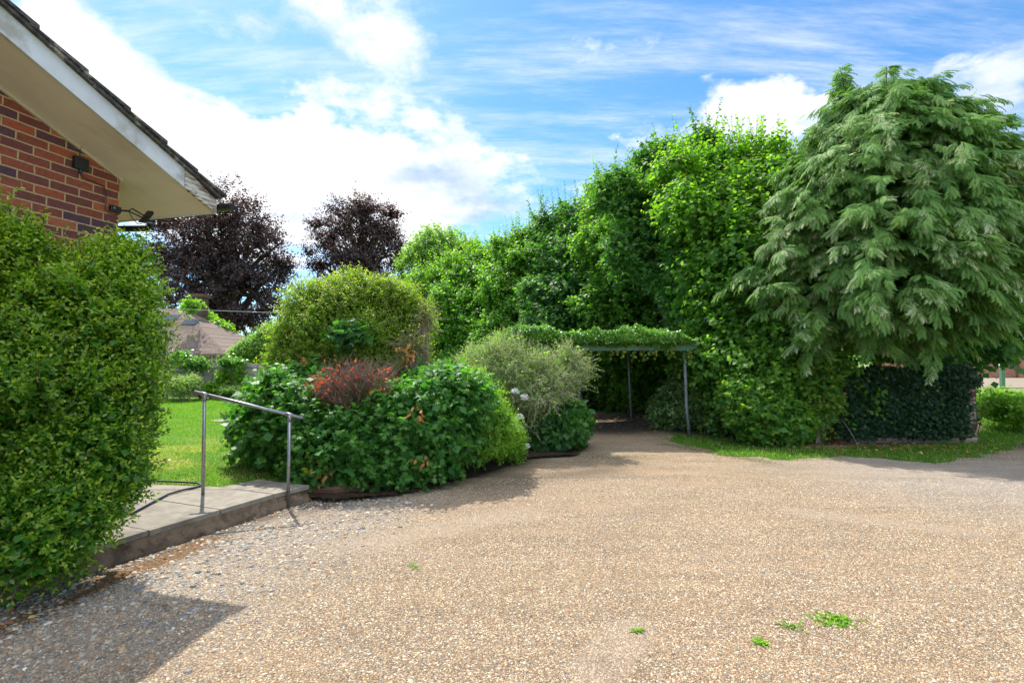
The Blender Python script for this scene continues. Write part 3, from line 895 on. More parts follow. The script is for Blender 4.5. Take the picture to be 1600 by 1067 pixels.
# ------------------------------------------------------------------ paved path with retaining edge
def path():
    mb = MB()
    fr = [np.array(p) for p in front]; bk = list(reversed([np.array(p) for p in back]))
    dirv = nrmz((fr[-1] - fr[0])[None])[0]
    perp = np.array([-dirv[1], dirv[0], 0])
    # stations along the front edge where joints run back to the lawn
    st = [np.array(gnd(x, y, SLABZ)) for x, y in ((-260,977),(-60,916),(100,868),(233,828),(345,795),(428,771),(484,757))]
    gap = .006
    bx = [q[0] for q in bk]; by = [q[1] for q in bk]
    for i in range(len(st) - 1):
        a = st[i] + dirv * gap; b = st[i + 1] - dirv * gap
        def backpt(p):
            t = 0.1
            while t < 3:
                q = p + perp * t
                if q[1] > np.interp(q[0], bx, by): break
                t += .01
            return p + perp * t
        A2, B2 = backpt(a), backpt(b)
        nrow = 2
        for r in range(nrow):
            f0, f1 = (0, .62) if r == 0 else (.62, 1)
            g0 = 0 if r == 0 else .008
            def L(p, q, f, dd=0): return p + (q - p) * f + perp * dd
            dz = random.uniform(-.004, .004)
            q = [L(a, A2, f0, g0), L(b, B2, f0, g0), L(b, B2, f1), L(a, A2, f1)]
            mb.hexa([tuple(p - [0, 0, .045 - dz]) for p in q] + [tuple(p + [0, 0, dz]) for p in q])
    o = mb.build('path', M['concrete'], bevel=.004)
    tag(o, kind='structure')
    mb = MB()
    a = fr[0] + perp * .035; b = fr[-1] + perp * .035
    n = 60
    vs = []
    for i in range(n + 1):
        p = a + (b - a) * i / n
        for zz, off in ((-.03, -.05), (.03, -.035), (.07, -.005), (SLABZ - .046, .01), (SLABZ - .046, 1.0), (-.03, 1.0)):
            jx = (random.random() - .5) * .022 if off < .5 else 0
            vs.append(tuple(p[:2] + perp[:2] * (off + jx)) + (zz,))
    fs = []
    for i in range(n):
        for k in range(6):
            fs.append((i*6+k, i*6+(k+1) % 6, (i+1)*6+(k+1) % 6, (i+1)*6+k))
    mb.add(vs, fs)
    o = mb.build('path_edge', M['render'])
    tag(o, kind='structure')
path()

# soil bed beneath the shrubs, with a low brick edging
BED = [gnd(x, y, .1) for x, y in ((470,766),(520,772),(600,765),(680,752),(760,730),(830,708),(900,704),(920,690),(900,660),(860,640),(700,625),(420,640),(385,735),(430,750))]
bed = grid_mesh('soil', -5, 2, 5, 16, 160, 220, lambda X, Y: .012 + .05 * fbm(np.stack([X * 2, Y * 2, X*0], -1), 6), M['soil'], keep=lambda x, y: inpoly(x, y, BED))
tag(bed, kind='structure')
def edging():
    pts = [gnd(x, y) for x, y in ((484,776),(520,777),(560,773),(610,767),(660,757),(700,748))]
    mb = MB()
    mb2 = []
    for i in range(len(pts) - 1):
        a, b = np.array(pts[i]), np.array(pts[i+1])
        d = nrmz((b - a)[None])[0]; p = np.array([-d[1], d[0], 0]) * .11
        q = [a, b, b + p, a + p]
        mb.hexa([tuple(v + [0,0,-.03]) for v in q] + [tuple(v + [0,0,.095 + .006 * (i % 2)]) for v in q])
    o = mb.build('bed_edging', M['edgebrick'], bevel=.006)
    tag(o, 'low mossy brick edging under the large deep green shrub', 'edging')
edging()

# ------------------------------------------------------------------ brick house at the left
C0 = at(187, 275, 4.69)
dv = np.array([.254, .967]); dv /= np.linalg.norm(dv)
pv = np.array([dv[1], -dv[0]])
HYAW = math.atan2(dv[1], dv[0])
def onplane(px, py, q):       # ray meets the vertical plane q metres out from the gable wall; returns local (s, z)
    r = ray(px, py)
    o = -C0[:2] @ pv
    t = (q - o) / (r[:2] @ pv)
    P = np.array([r[0] * t, r[1] * t, CAMH + r[2] * t])
    return (P[:2] - C0[:2]) @ dv, P[2]
sA, zA = onplane(0, 122, 0); sB, zB = onplane(187, 275, 0)
TS = (zA - zB) / (sB - sA)    # roof slope from the wall line
OVH = .56
sf0, zf0 = onplane(0, 49, OVH); sf1, zf1 = onplane(288, 296, OVH); sf2, zf2 = onplane(338, 334, OVH)
TF = (zf0 - zf2) / (sf2 - sf0)
TS = (TS + TF) / 2
print('house slopes', TS, TF, 'tip', sf2, zf2, 'wall line', sA, zA, zB)
house = empty('brick_house', (C0[0], C0[1], 0), 'red and purple brick house gable with cream soffit and white bargeboard', 'house', rz=HYAW)
def hl(px, py, q): s, z = onplane(px, py, q); return (s, -q, z)
Zc = zB
def rake(s): return Zc - TS * s
SR = -6.0
mb = MB()                      # gable wall as one prism, closed at the ridge
mb.prism([(SR, 0), (0, 0), (0, Zc + .02), (SR, rake(SR) + .02)], 1, 0.0, .28)
mb.prism([(-.28, 0), (0, 0), (0, Zc - .02), (-.28, Zc + .1)], 1, .28, 7.0)
mb.build('wall', M['brick'], house)
# soffit: sloping board under the verge and the eave
se = sf2 - .01
sof = MB()
zt = zf2 + .012
def soz(s): return zt + TF * (se - s)
k = .012
sof.hexa([(SR, -OVH + .03, soz(SR)), (se, -OVH + .03, soz(se)), (se, 0, soz(se)), (SR, 0, soz(SR)),
          (SR, -OVH + .03, soz(SR) + k), (se, -OVH + .03, soz(se) + k), (se, 0, soz(se) + k), (SR, 0, soz(SR) + k)])
sof.hexa([(.002, 0, soz(.002)), (se, 0, soz(se)), (se, 7, soz(se)), (.002, 7, soz(.002)),
          (.002, 0, soz(.002) + k), (se, 0, soz(se) + k), (se, 7, soz(se) + k), (.002, 7, soz(.002) + k)])
sof.build('soffit', M['soffit'], house)
print('soffit at wall', soz(0), 'wall top', Zc)
tr = MB()
tr.hexa([(SR, -.022, soz(SR) - .03), (.02, -.022, soz(.02) - .03), (.02, -.001, soz(.02) - .03), (SR, -.001, soz(SR) - .03),
         (SR, -.022, soz(SR) - .002), (.02, -.022, soz(.02) - .002), (.02, -.001, soz(.02) - .002), (SR, -.001, soz(SR) - .002)])
tr.build('soffit_trim', M['cream'], house)
FH = .185
def board(s0, s1, m, nm, h=FH, dy=0, cut=False):
    b = MB()
    z0, z1 = soz(s0) - .012, soz(s1) - .012
    e = 0
    b.hexa([(s0, -OVH - dy, z0), (s1, -OVH - dy, z1), (s1, -OVH + .026 - dy, z1), (s0, -OVH + .026 - dy, z0),
            (s0, -OVH - dy, z0 + h), (s1, -OVH - dy, z1 + h - (.05 if cut else 0)), (s1, -OVH + .026 - dy, z1 + h - (.05 if cut else 0)), (s0, -OVH + .026 - dy, z0 + h)])
    b.build(nm, m, house, bevel=.002)
board(SR, sf1, M['white'], 'bargeboard')
o_ = board(sf1 + .004, sf2, M['weathered'], 'bargeboard', dy=.003, cut=True)
# fascia along the eave
b = MB(); b.box((se, -OVH + .03, soz(se) - .01), (se + .022, 7, soz(se) + .13)); b.build('fascia_board', M['white'], house)
# undercloak mortar + tile courses
b = MB()
b.hexa([(SR, -OVH - .035, soz(SR) + FH - .005), (se + .03, -OVH - .035, soz(se + .03) + FH - .03), (se + .03, 0, soz(se + .03) + FH - .03), (SR, 0, soz(SR) + FH - .005),
        (SR, -OVH - .03, soz(SR) + FH + .03), (se + .03, -OVH - .03, soz(se + .03) + FH), (se + .03, 0, soz(se + .03) + FH), (SR, 0, soz(SR) + FH + .03)])
b.build('verge_mortar', M['rooftile'], house)
b = MB()
cl = .335
s1 = se + .085
i = 0
while s1 > SR:
    s0 = s1 - cl - .06
    jy = random.uniform(-.008, .008)
    lo, hi = .045, .018
    def tz(s, add): return soz(s) + FH + add
    y0 = -OVH - .045 + jy
    b.hexa([(s0, y0, tz(s0, -.0)), (s1, y0, tz(s1, .018)), (s1, 7, tz(s1, .018)), (s0, 7, tz(s0, -.0)),
            (s0, y0, tz(s0, .018)), (s1, y0, tz(s1, .052)), (s1, 7, tz(s1, .052)), (s0, 7, tz(s0, .018))])
    s1 -= cl; i += 1
b.build('roof', M['rooftile'], house, bevel=.004)
# gutter: half round, open on top
b = MB()
gx, gzc = se + .022 + .056, soz(se) + .085
n = 12
vs = []
for yy in (-OVH - .13, 7):
    for rr in (.056, .051):
        for k_ in range(n + 1):
            a = math.pi + math.pi * k_ / n
            vs.append((gx + rr * math.cos(a), yy, gzc + rr * math.sin(a)))
w_ = n + 1
fs = []
for k_ in range(n):
    fs.append((k_, k_+1, 2*w_+k_+1, 2*w_+k_)); fs.append((w_+k_+1, w_+k_, 3*w_+k_, 3*w_+k_+1))
    fs.append((k_+1, k_, w_+k_, w_+k_+1))
b.add(vs, fs)
cap = [(gx + .056 * math.cos(math.pi + math.pi * k_ / n), gzc + .056 * math.sin(math.pi + math.pi * k_ / n)) for k_ in range(n + 1)]
b.prism(cap, 1, -OVH - .136, -OVH - .1301)
b.build('gutter', M['blackplastic'], house)
def wloc(P):
    P = np.asarray(P); r = P[:2] - C0[:2]
    return (r @ dv, -(r @ pv), P[2])
e1 = wloc(at(236, 330, 5.62)); e2 = wloc(at(236, 351, 5.62)); e3 = wloc(at(229, 357, 5.60)); e4 = wloc(at(120, 359, 5.45))
b = MB(); b.tube([e1, e2], .036, 12); b.tube([e2, e3, e4], .034, 12)
b.tube([np.array(e2) + (0,0,.02), np.array(e2) + (0,0,-.03)], .043, 12)
b.build('downpipe', M['blackplastic'], house, smooth=True)

# security light on the wall
sl = empty('security_light', (C0[0], C0[1], 0), 'small black security light on arm with junction box and cable on brick corner', 'light', rz=HYAW)
q0 = hl(123, 256, 0)
b = MB(); b.box((q0[0] - .055, -.045, q0[2] - .055), (q0[0] + .055, -.002, q0[2] + .05)); b.tube([(q0[0], -.025, q0[2] - .05), (q0[0] + .005, -.025, q0[2] - .085)], .012)
b.build('junction_box', M['blackplastic'], sl, bevel=.006)
cpts = [hl(*p, .02) for p in ((124,268),(126,274),(136,280),(150,286),(162,291),(166,302),(166,316),(164,325),(170,333),(180,337),(186,335),(190,330))]
b = MB(); b.tube(cpts, .0045, 6)
c2 = [hl(*p, .02) for p in ((125,244),(125,236),(128,227))]
b.tube(c2, .0035, 6)
b.build('cable', M['blackplastic'], sl, smooth=True)
q1 = hl(177, 327, 0)
b = MB(); b.box((q1[0] - .045, -.035, q1[2] - .028), (q1[0] + .05, -.002, q1[2] + .028)); b.build('mounting_plate', M['blackplastic'], sl, bevel=.004)
b = MB(); b.tube([(q1[0] - .02, -.036, q1[2] + .004), (q1[0] - .02, -.042, q1[2] + .004)], .009, 10); b.build('screw', M['galv'], sl)
A_ = hl(187, 329, .02); Bp_ = hl(201, 330, .06); C_ = hl(224, 341, .10); Cu = hl(227, 338, .12); Bu = hl(206, 326, .08)
b = MB(); b.tube([A_, Bp_], .010, 8); b.tube([Bp_, C_], .007, 8); b.tube([Bp_, Bu, Cu], .007, 8)
b.tube([Bp_, hl(206, 340, .07), hl(215, 350, .08), hl(222, 350, .09)], .004, 6)
b.build('arm', M['blackplastic'], sl)
hc = Vector(hl(229, 340, .12))
b = MB()
ex = Vector(hl(238, 331, .14)) - Vector(hl(222, 350, .10)); ex.normalize()
ey = Vector((0, -1, .15)).normalized(); ey = (ey - ex * ey.dot(ex)).normalized(); ez = ex.cross(ey)
P8 = []
for sz_ in (-1, 1):
    for sx_, sy_ in ((-1,-1),(1,-1),(1,1),(-1,1)):
        tp = 1 if sz_ < 0 else .8
        P8.append(hc + ex * (.075 * sx_ * tp) + ey * (.05 * sy_ * tp) + ez * (.012 * sz_))
b.hexa(P8)
b.build('lamp_head', M['blackplastic'], sl, bevel=.003)

# ------------------------------------------------------------------ handrail
hr = empty('handrail', gnd(450, 792), 'galvanised steel handrail sloping down beside the paved path', 'handrail')
PB = gnd(450, 792); PT = at(452.5, 648, PB[1])
LB = gnd(317, 772, SLABZ); LT = at(319.5, 616, LB[1])
b = MB(); b.tube([PB - np.array([0,0,.05]), PT], .0165, 14); b.build('post', M['galv'], hr, smooth=True, ws=True)
b = MB(); b.tube([LB - np.array([0,0,.05]), LT], .0165, 14); b.build('post', M['galv'], hr, smooth=True, ws=True)
dR = nrmz((PT - LT)[None])[0]
b = MB(); b.tube([LT - dR * .10, PT + dR * .135], .0165, 14)
b.build('rail', M['galv'], hr, smooth=True, ws=True)
for T_, nm in ((LT, 0), (PT, 1)):
    b = MB(); b.tube([T_ - dR * .035, T_ + dR * .035], .0215, 14); b.tube([T_ - np.array([0,0,.065]), T_], .0212, 14)
    b.build('clamp', M['galv'], hr, smooth=True, ws=True)

# hose on the path
pts = [gnd(x, y, SLABZ + .012) for x, y in ((150,815),(205,802),(235,786),(262,772),(285,765),(305,761),(317,758),(308,754),(280,752.5),(235,751),(180,748),(100,745))]
b = MB(); b.tube(pts, .011, 8); o = b.build('garden_hose', M['hose'], smooth=True)
tag(o, 'black garden hose looped over the grey paving by the rail post', 'hose')

# ------------------------------------------------------------------ front garden shrubs
W = lambda x, y, Y, rx, rz, ry=None: blob(x, y, Y, rx, rz, ry)
shrub('glossy_shrub', 'tall clipped bush with small glossy leaves against the brick house', 'shrub',
      [W(40, 612, 3.55, 165, 250, .62), W(140, 560, 3.75, 108, 190, .55), W(150, 700, 3.62, 92, 135, .45), W(-140, 600, 3.2, 190, 280, .6), W(60, 800, 3.3, 115, 105, .38), W(175, 455, 3.9, 60, 80, .35), W(-40, 415, 3.5, 130, 68, .45)],
      'firethorn', T_OVAL, 12500, .17, 11, .043, amp=.24, freq=3.0, depth=.26, updir=.75, rand=.6, droop=.0, tipyoung=.75, topyoung=.55, ztop=2.55, fill=.28, ntwig=40, twigshow=.25, seed=1, leafup=.4, zmin=.10, back=.35, spread=.8)

shrub('dome_shrub', 'rounded yellow green shrub with reddish tips behind the red leaved one', 'shrub',
      [W(545, 545, 8.3, 118, 118, 1.1), W(480, 575, 8.0, 62, 105, .6), W(620, 520, 8.4, 58, 85, .7), W(560, 480, 8.3, 85, 56, .7)],
      'dome', T_OVAL, 8000, .20, 9, .052, amp=.12, freq=2.0, depth=.24, updir=.5, rand=.5, droop=.1, tipyoung=.45, topyoung=.30, fill=.35, ntwig=60, r0=.03, twigm='deadtwig', twigshow=.5, seed=2, zmin=.3)

shrub('leafy_shrub', 'large spreading bush of deep green lobed leaves beside the handrail', 'shrub',
      [W(450, 665, 6.6, 72, 78, .55), W(545, 695, 6.4, 92, 68, .6), W(640, 670, 6.55, 92, 80, .62), W(570, 668, 6.9, 120, 48, .5), W(695, 640, 6.95, 84, 72, .65), W(470, 615, 7.0, 60, 40, .4), W(500, 735, 6.1, 60, 30, .3), W(600, 728, 6.2, 80, 30, .35), W(405, 660, 7.0, 34, 62, .4)],
      'peony', T_LOB, 3900, .26, 9, .098, amp=.16, freq=2.4, depth=.28, updir=.35, rand=.55, droop=.55, tipyoung=.25, topyoung=.18, fill=.5, ntwig=50, twigshow=.2, seed=3)

shrub('lobed_climber', 'dark broad leaved climber growing through left side of the dome shrub', 'climber',
      [W(455, 598, 7.7, 42, 44, .35), W(545, 520, 7.25, 30, 14, .10), W(500, 585, 7.3, 30, 22, .25)],
      'sycamore', T_LOB, 380, .22, 8, .11, amp=.25, freq=2.4, depth=.5, updir=.2, rand=.6, droop=.6, tipyoung=.2, fill=.1, seed=33)
shrub('bare_twig_shrub', 'patch of bare brown twigs with few yellow leaves at right of the dome shrub', 'shrub',
      [W(645, 545, 7.5, 34, 34, .3), W(620, 575, 7.4, 34, 18, .25), W(665, 500, 7.9, 18, 34, .25)],
      'dome', T_SLIM, 420, .26, 4, .05, amp=.3, freq=3, depth=.8, updir=.3, rand=.9, droop=.2, tipyoung=.9, fill=0, seed=34, twigm='deadtwig', twigshow=1.0, ntwig=90, inner=.3)

# dried red shrub: bare twigs with red leaves
def dead_shrub():
    root = empty('red_leaved_shrub', gnd(548, 740), 'half dead twiggy shrub with orange red dried leaves in front of the dome shrub', 'shrub')
    bl = [W(548, 602, 6.4, 56, 40, .36), W(582, 598, 6.42, 36, 34, .28), W(512, 606, 6.4, 34, 28, .25)]
    P, Nn, _ = sample_blobs(bl, 1500, .15, 3, .7, 4, .2)
    c = np.array([bl[0][0], bl[0][1] + .1, bl[0][2] - .35])
    A = c + (P - c) * rng.uniform(.45, .8, (len(P), 1)) + rng.normal(size=P.shape) * .03
    V, Fc = sticks(A, P, .004, .0016)
    P3 = P + (P - A) * .35 + rng.normal(size=P.shape) * .045
    V3, F3 = sticks(P, P3, .0022, .001)
    A0 = np.tile(c, (160, 1)); j = rng.choice(len(A), 160)
    V4, F4 = sticks(A0 + rng.normal(size=A0.shape) * .04 - UP * .2, A[j], .009, .004)
    Va = np.concatenate([V, V3, V4]); Fa = np.concatenate([Fc, F3 + len(V), F4 + len(V) + len(V3)])
    mesh_np('branches', Va, [Fa], M['deadtwig'], parent=root)
    wgt = np.clip((c[0] + .30 - P[:, 0]) * 1.2, .10, 1) + (np.abs(P[:, 0] - (c[0] + .42)) < .14) * .5
    j = rng.choice(len(P), 420, p=wgt / wgt.sum())
    j = np.repeat(j, 1)
    Q = P[j] + rng.normal(size=(len(j), 3)) * .03
    V5, F5 = place(T_OVAL, Q, nrmz(rng.normal(size=Q.shape) * .5 - UP * .6 + Nn[j]), nrmz(rng.normal(size=Q.shape) + UP * .5), rng.uniform(.035, .065, len(j)))
    nf = len(T_OVAL[1])
    mesh_np('foliage', V5, [F5], M['red'], {'rnd': np.repeat(rng.random(len(j)), nf), 'tone': np.zeros(len(F5))}, parent=root)
dead_shrub()

shrub('light_green_shrub', 'low bright yellow green bush sloping to the gravel right of the deep green one', 'shrub',
      [W(745, 665, 7.05, 62, 58, .5), W(705, 625, 7.5, 80, 52, .6), W(790, 690, 7.7, 34, 36, .4)],
      'lime', T_OVAL, 3600, .16, 9, .045, amp=.10, freq=3, depth=.25, updir=.4, rand=.5, droop=.3, tipyoung=.4, fill=.5, seed=5)

# silvery straggly shrub with white flower heads
sv = shrub('grey_green_shrub', 'straggly grey green twiggy shrub left of the carport', 'shrub',
      [W(835, 595, 8.9, 78, 66, .75), W(785, 570, 8.9, 70, 48, .6), W(888, 570, 8.9, 34, 44, .4), W(755, 600, 8.7, 52, 50, .5), W(815, 655, 8.8, 50, 44, .4)],
      'silver', T_SLIM, 3600, .26, 7, .046, amp=.36, freq=2.2, depth=.55, updir=.35, rand=.8, droop=.1, tipyoung=.4, fill=.12, ntwig=70, r0=.016, twigm='twig', twigshow=.9, seed=6, base=gnd(825, 700))
shrub('straggly_shrub', 'open pale shrub rising behind the straggly grey green one above carport level', 'shrub',
      [W(815, 540, 10.4, 62, 24, .5), W(760, 565, 10.2, 44, 26, .5)],
      'silver', T_OVAL, 1500, .26, 8, .05, amp=.25, freq=2, depth=.4, updir=.6, rand=.6, droop=.1, tipyoung=.5, fill=.2, twigm='twig', twigshow=.5, seed=16, ntwig=24)
fl = empty('white_flowers', gnd(808, 700), 'white round flower heads on stems in front of the grey green shrub', 'flowers')
b = MB(); fh = []
for x, y in ((805, 611), (819, 620), (812, 651), (812, 669), (822, 697), (806, 655)):
    c = at(x, y, 8.05)
    fh.append(c); b.tube([gnd(808 + (x-812)*.5, 703), (gnd(808, 700) + c) / 2 + [.02, 0, .05], c], .004, 5)
b.build('stem', M['greentwig'], fl, ws=True)
for c in fh:
    n = 220
    u = nrmz(rng.normal(size=(n, 3)))
    V, Fc = place(T_RDIA, c + u * rng.uniform(.03, .065, (n, 1)) * [1, 1, .7], nrmz(u + rng.normal(size=(n, 3))), u, np.full(n, .02))
    mesh_np('flower_head', V, [Fc], M['flower'], parent=fl)

shrub('dark_leaved_bush', 'small dark bush of broad lobed leaves at foot of left carport post', 'shrub',
      [W(872, 668, 8.9, 44, 31, .45), W(845, 672, 8.9, 30, 26, .35), W(890, 655, 9.1, 26, 24, .35)],
      'sycamore', T_LOB, 620, .22, 8, .13, amp=.12, freq=3, depth=.3, updir=.3, rand=.5, droop=.6, tipyoung=.1, fill=.6, seed=7)

# odd dead and yellow leaves among the deep green shrub
def odd_leaves():
    spots = [((505, 718), 'deadleaf', 16), ((505, 740), 'deadleaf', 12), ((654, 652), 'deadleaf', 9), ((658, 718), 'deadleaf', 8), ((640, 553), 'deadleaf', 16), ((475, 565), 'deadleaf', 10), ((632, 545), 'deadleaf', 8), ((477,722), 'yellowleaf', 4), ((470, 728), 'yellowleaf', 3), ((476, 690), 'yellowleaf', 3), ((524,563),'deadleaf',6)]
    i = 0
    dd = {'deadleaf': [], 'yellowleaf': []}
    for (x, y), mm, n in spots:
        Y = 5.85 if y > 640 else 7.0
        c = at(x, y, Y)
        P = c + rng.normal(size=(n, 3)) * [.05, .05, .06]
        T = T_ROUND if mm == 'yellowleaf' else T_OVAL
        V, Fc = place(T, P, nrmz(rng.normal(size=P.shape) * .4 - UP), nrmz(rng.normal(size=P.shape) * .6 - np.array([0, 1, 0])), rng.uniform(.05, .085, n))
        dd[mm].append((V, Fc, np.repeat(rng.random(n), len(T[1])), np.zeros(len(Fc))))
    par = bpy.data.objects['leafy_shrub']
    foliage_obj('dead_leaves', par, dd['deadleaf'], M['deadleaf'])
    foliage_obj('yellow_leaves', par, dd['yellowleaf'], M['yellowleaf'])
odd_leaves()

# ------------------------------------------------------------------ carport
cp = empty('carport', gnd(985, 690), 'low open carport with faded green beam on thin grey posts', 'carport')
ZB = at(1069, 548, 10.2)[2]
XR = at(1088, 545, 10.2)[0]; XL = at(835, 545, 10.2)[0]
b = MB(); b.box((XL, 10.15, ZB), (XR, 10.20, ZB + .10)); b.build('beam', M['greenpaint'], cp, bevel=.004, ws=True)
b = MB(); b.box((XL - .02, 10.12, ZB + .103), (XR + .02, 10.16, ZB + .20)); b.build('beam', M['greenpaint'], cp, bevel=.004, ws=True)
b = MB()
nn_ = 46
vs = []; fs = []
for i in range(nn_ + 1):
    x = XL + (XR - XL) * i / nn_
    zz = ZB + .125 + .018 * math.cos(i * math.pi)
    vs += [(x, 10.201, zz), (x, 13.9, zz + .02), (x, 13.9, zz + .028), (x, 10.201, zz + .008)]
for i in range(nn_):
    for k_ in range(4):
        fs.append((i*4+k_, i*4+(k_+1) % 4, (i+1)*4+(k_+1) % 4, (i+1)*4+k_))
b.add(vs, fs); b.build('roof_sheet', M['greypost'], cp, ws=True)
for (x, y, Y, xt) in ((1078, 684, None, 1069), (987, 657, None, 981), (888, 678, 10.2, 888), (905, 640, 13.6, 905)):
    Bs = gnd(x, y)
    if Y: Bs = np.array([(x - 800) / F * Y, Y, 0])
    Tt = at(xt, 545, Bs[1]); Tt[2] = ZB + .02 if Bs[1] < 11 else ZB + .13
    mid = Bs + (Tt - Bs) * .35; mid[0] -= .03 if x == 1078 else 0
    b = MB(); b.tube([Bs - [0,0,.05], mid, Bs + (Tt - Bs) * .65 - [.01 if x == 1078 else 0, 0, 0], Tt], .030, 10); b.build('post', M['greypost'], cp, smooth=True, ws=True)
# ivy over the roof
def carport_ivy():
    root = empty('ivy_on_carport', (XL + 1.4, 10.2, ZB + .15), 'thick mat of sunlit ivy along the top of the carport', 'ivy')
    n = 15000
    u = rng.random(n)
    x = XL - .5 + (XR - XL + .42) * u
    y = 10.12 + 1.8 * rng.random(n) ** 2.2 - .12
    thick = .06 + .22 * vnoise(np.stack([x * 3, y * 2, x * 0], -1), 3) + .10 * vnoise(np.stack([x * 9, y * 5, x * 0], -1), 5)
    taper = np.clip((XR - .02 - x) / .5, .25, 1)
    z = ZB + .16 + thick * rng.random(n) * taper + .1 * np.clip((XL + .9 - x), 0, 1)
    hang = rng.random(n) < .15
    hl_ = .16 * vnoise(np.stack([x * 4, x * 0, x * 0], -1), 9) * taper ** 2 + .03
    z = np.where(hang, ZB + .20 - hl_ * rng.random(n) * .9, z)
    y = np.where(hang, 10.07 + .06 * rng.random(n), y)
    P = np.stack([x, y, z], -1)
    D = nrmz(rng.normal(size=(n, 3)) * .8 - UP * .3 - np.array([0, .6, 0]))
    Nn = nrmz(UP * .8 + rng.normal(size=(n, 3)) * .5 - np.array([0, .7, 0]))
    V, Fc = place(T_LOB, P, D, Nn, rng.uniform(.035, .065, n))
    parts = [(V, Fc, np.repeat(rng.random(n), 5), np.repeat((rng.random(n) < .15) * .7, 5))]
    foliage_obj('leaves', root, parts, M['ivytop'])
    # trailing strands under the beam
    b = MB()
    pl, dl = [], []
    for k_ in range(46):
        xx = XL + (XR - XL - .1) * random.random()
        L_ = random.uniform(.06, .30) * (1.3 if xx < XL + 1.2 else .8)
        p0 = np.array([xx, 10.10, ZB + .02]); p1 = p0 + [random.uniform(-.05,.05), .02, -L_]
        b.tube([p0, p1], .002, 3)
        for q in range(int(L_ * 60)):
            pl.append(p0 + (p1 - p0) * random.random() + rng.normal(size=3) * .018)
    P = np.array(pl); n = len(P)
    V, Fc = place(T_LOB, P, nrmz(rng.normal(size=(n, 3)) * .5 - UP), nrmz(rng.normal(size=(n, 3)) * .4 - [0, 1, 0]), rng.uniform(.035, .06, n))
    foliage_obj('trailing_leaves', root, [(V, Fc, np.repeat(rng.random(n), 5), np.repeat((rng.random(n) < .3) * .9, 5))], M['maple'])
    b.build('stems', M['greentwig'], root, ws=True)
carport_ivy()

shrub('variegated_shrub', 'rounded shrub with cream edged glossy leaves behind right carport post', 'shrub',
      [W(1088, 625, 11.1, 56, 42, .45), W(1045, 640, 11.1, 30, 26, .4), W(1125, 645, 10.7, 34, 34, .35)],
      'laurel', T_OVAL, 1700, .24, 9, .085, amp=.14, freq=2.4, depth=.3, updir=.4, rand=.5, droop=.35, tipyoung=.45, fill=.6, twigshow=.3, seed=8)
shrub('field_maple_bush', 'bright green low bush with lobed leaves on the grass strip', 'shrub',
      [W(1190, 645, 9.3, 52, 44, .4), W(1235, 658, 9.3, 36, 32, .35), W(1165, 625, 9.5, 40, 40, .4)],
      'maple', T_LOB, 1050, .22, 8, .105, amp=.16, freq=3, depth=.3, updir=.35, rand=.5, droop=.45, tipyoung=.35, fill=.6, seed=9)
shrub('russet_bush', 'thin bush with green and russet leaves at foot of the reddish trunk', 'shrub',
      [W(1283, 618, 9.4, 28, 54, .3), W(1262, 590, 9.5, 28, 34, .3)],
      'maple', T_LOB, 420, .24, 7, .085, amp=.2, freq=3, depth=.5, updir=.4, rand=.7, droop=.45, tipyoung=.8, fill=.2, twigshow=.6, seed=10, twigm='deadtwig')

# ------------------------------------------------------------------ ivy covered wall
iw = empty('low_brick_wall', gnd(1420, 690), 'low old brick wall with flaking bare end', 'wall')
wx0, wx1 = gnd(1325, 690)[0], gnd(1522, 690)[0]
wy = gnd(1500, 691)[1]
wz = at(1500, 592, wy)[2]
b = MB(); b.box((wx0, wy, -.05), (wx1, wy + .24, wz)); b.build('wall', M['pierbrick'], iw, ws=True)
def wall_ivy():
    root = empty('ivy_on_wall', ((wx0 + wx1) / 2, wy - .05, 0), 'dark ivy covering the face and top of low brick wall', 'ivy')
    n = 11000
    face = rng.random(n) < .68
    x = rng.uniform(wx0 - .35, wx1 - .02, n)
    z = np.where(face, rng.uniform(.05, 1, n) ** .85 * (wz + .05), wz + .02 + .22 * rng.random(n) * (.2 + vnoise(np.stack([x*2, x*0, x*0], -1), 4)))
    bulge = .10 + .16 * fbm(np.stack([x * 2.5, z * 2.5, x * 0], -1), 7)
    y = np.where(face, wy - bulge * rng.random(n) ** .5, wy - .12 + .42 * rng.random(n))
    keep = ~((z < .06 + .16 * vnoise(np.stack([x*3, x*0, x*0], -1), 8)) & (rng.random(n) < .8)) & ~((x > wx1 - .20 - .1 * vnoise(np.stack([z*6, x*0, x*0], -1), 3)) & (z < wz - .15) & (rng.random(n) < .93))
    P = np.stack([x, y, z], -1)[keep]
    n = len(P)
    D = nrmz(rng.normal(size=(n, 3)) * .6 - UP * .7 - np.array([0, .4, 0]))
    Nn = nrmz(rng.normal(size=(n, 3)) * .45 - np.array([0, 1, 0]) + UP * .5)
    V, Fc = place(T_LOB, P, D, Nn, rng.uniform(.05, .085, n))
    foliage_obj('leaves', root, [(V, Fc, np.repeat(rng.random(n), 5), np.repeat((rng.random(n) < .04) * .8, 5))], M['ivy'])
    A = np.stack([rng.uniform(wx0, wx1, 120), np.full(120, wy - .02), rng.uniform(0, .3, 120)], -1)
    V, Fc = sticks(A, A + np.stack([rng.normal(size=120) * .25, np.full(120, -.02), rng.uniform(.4, 1.0, 120)], -1), .007, .003)
    mesh_np('stems', V, [Fc], M['bark'], parent=root)
wall_ivy()

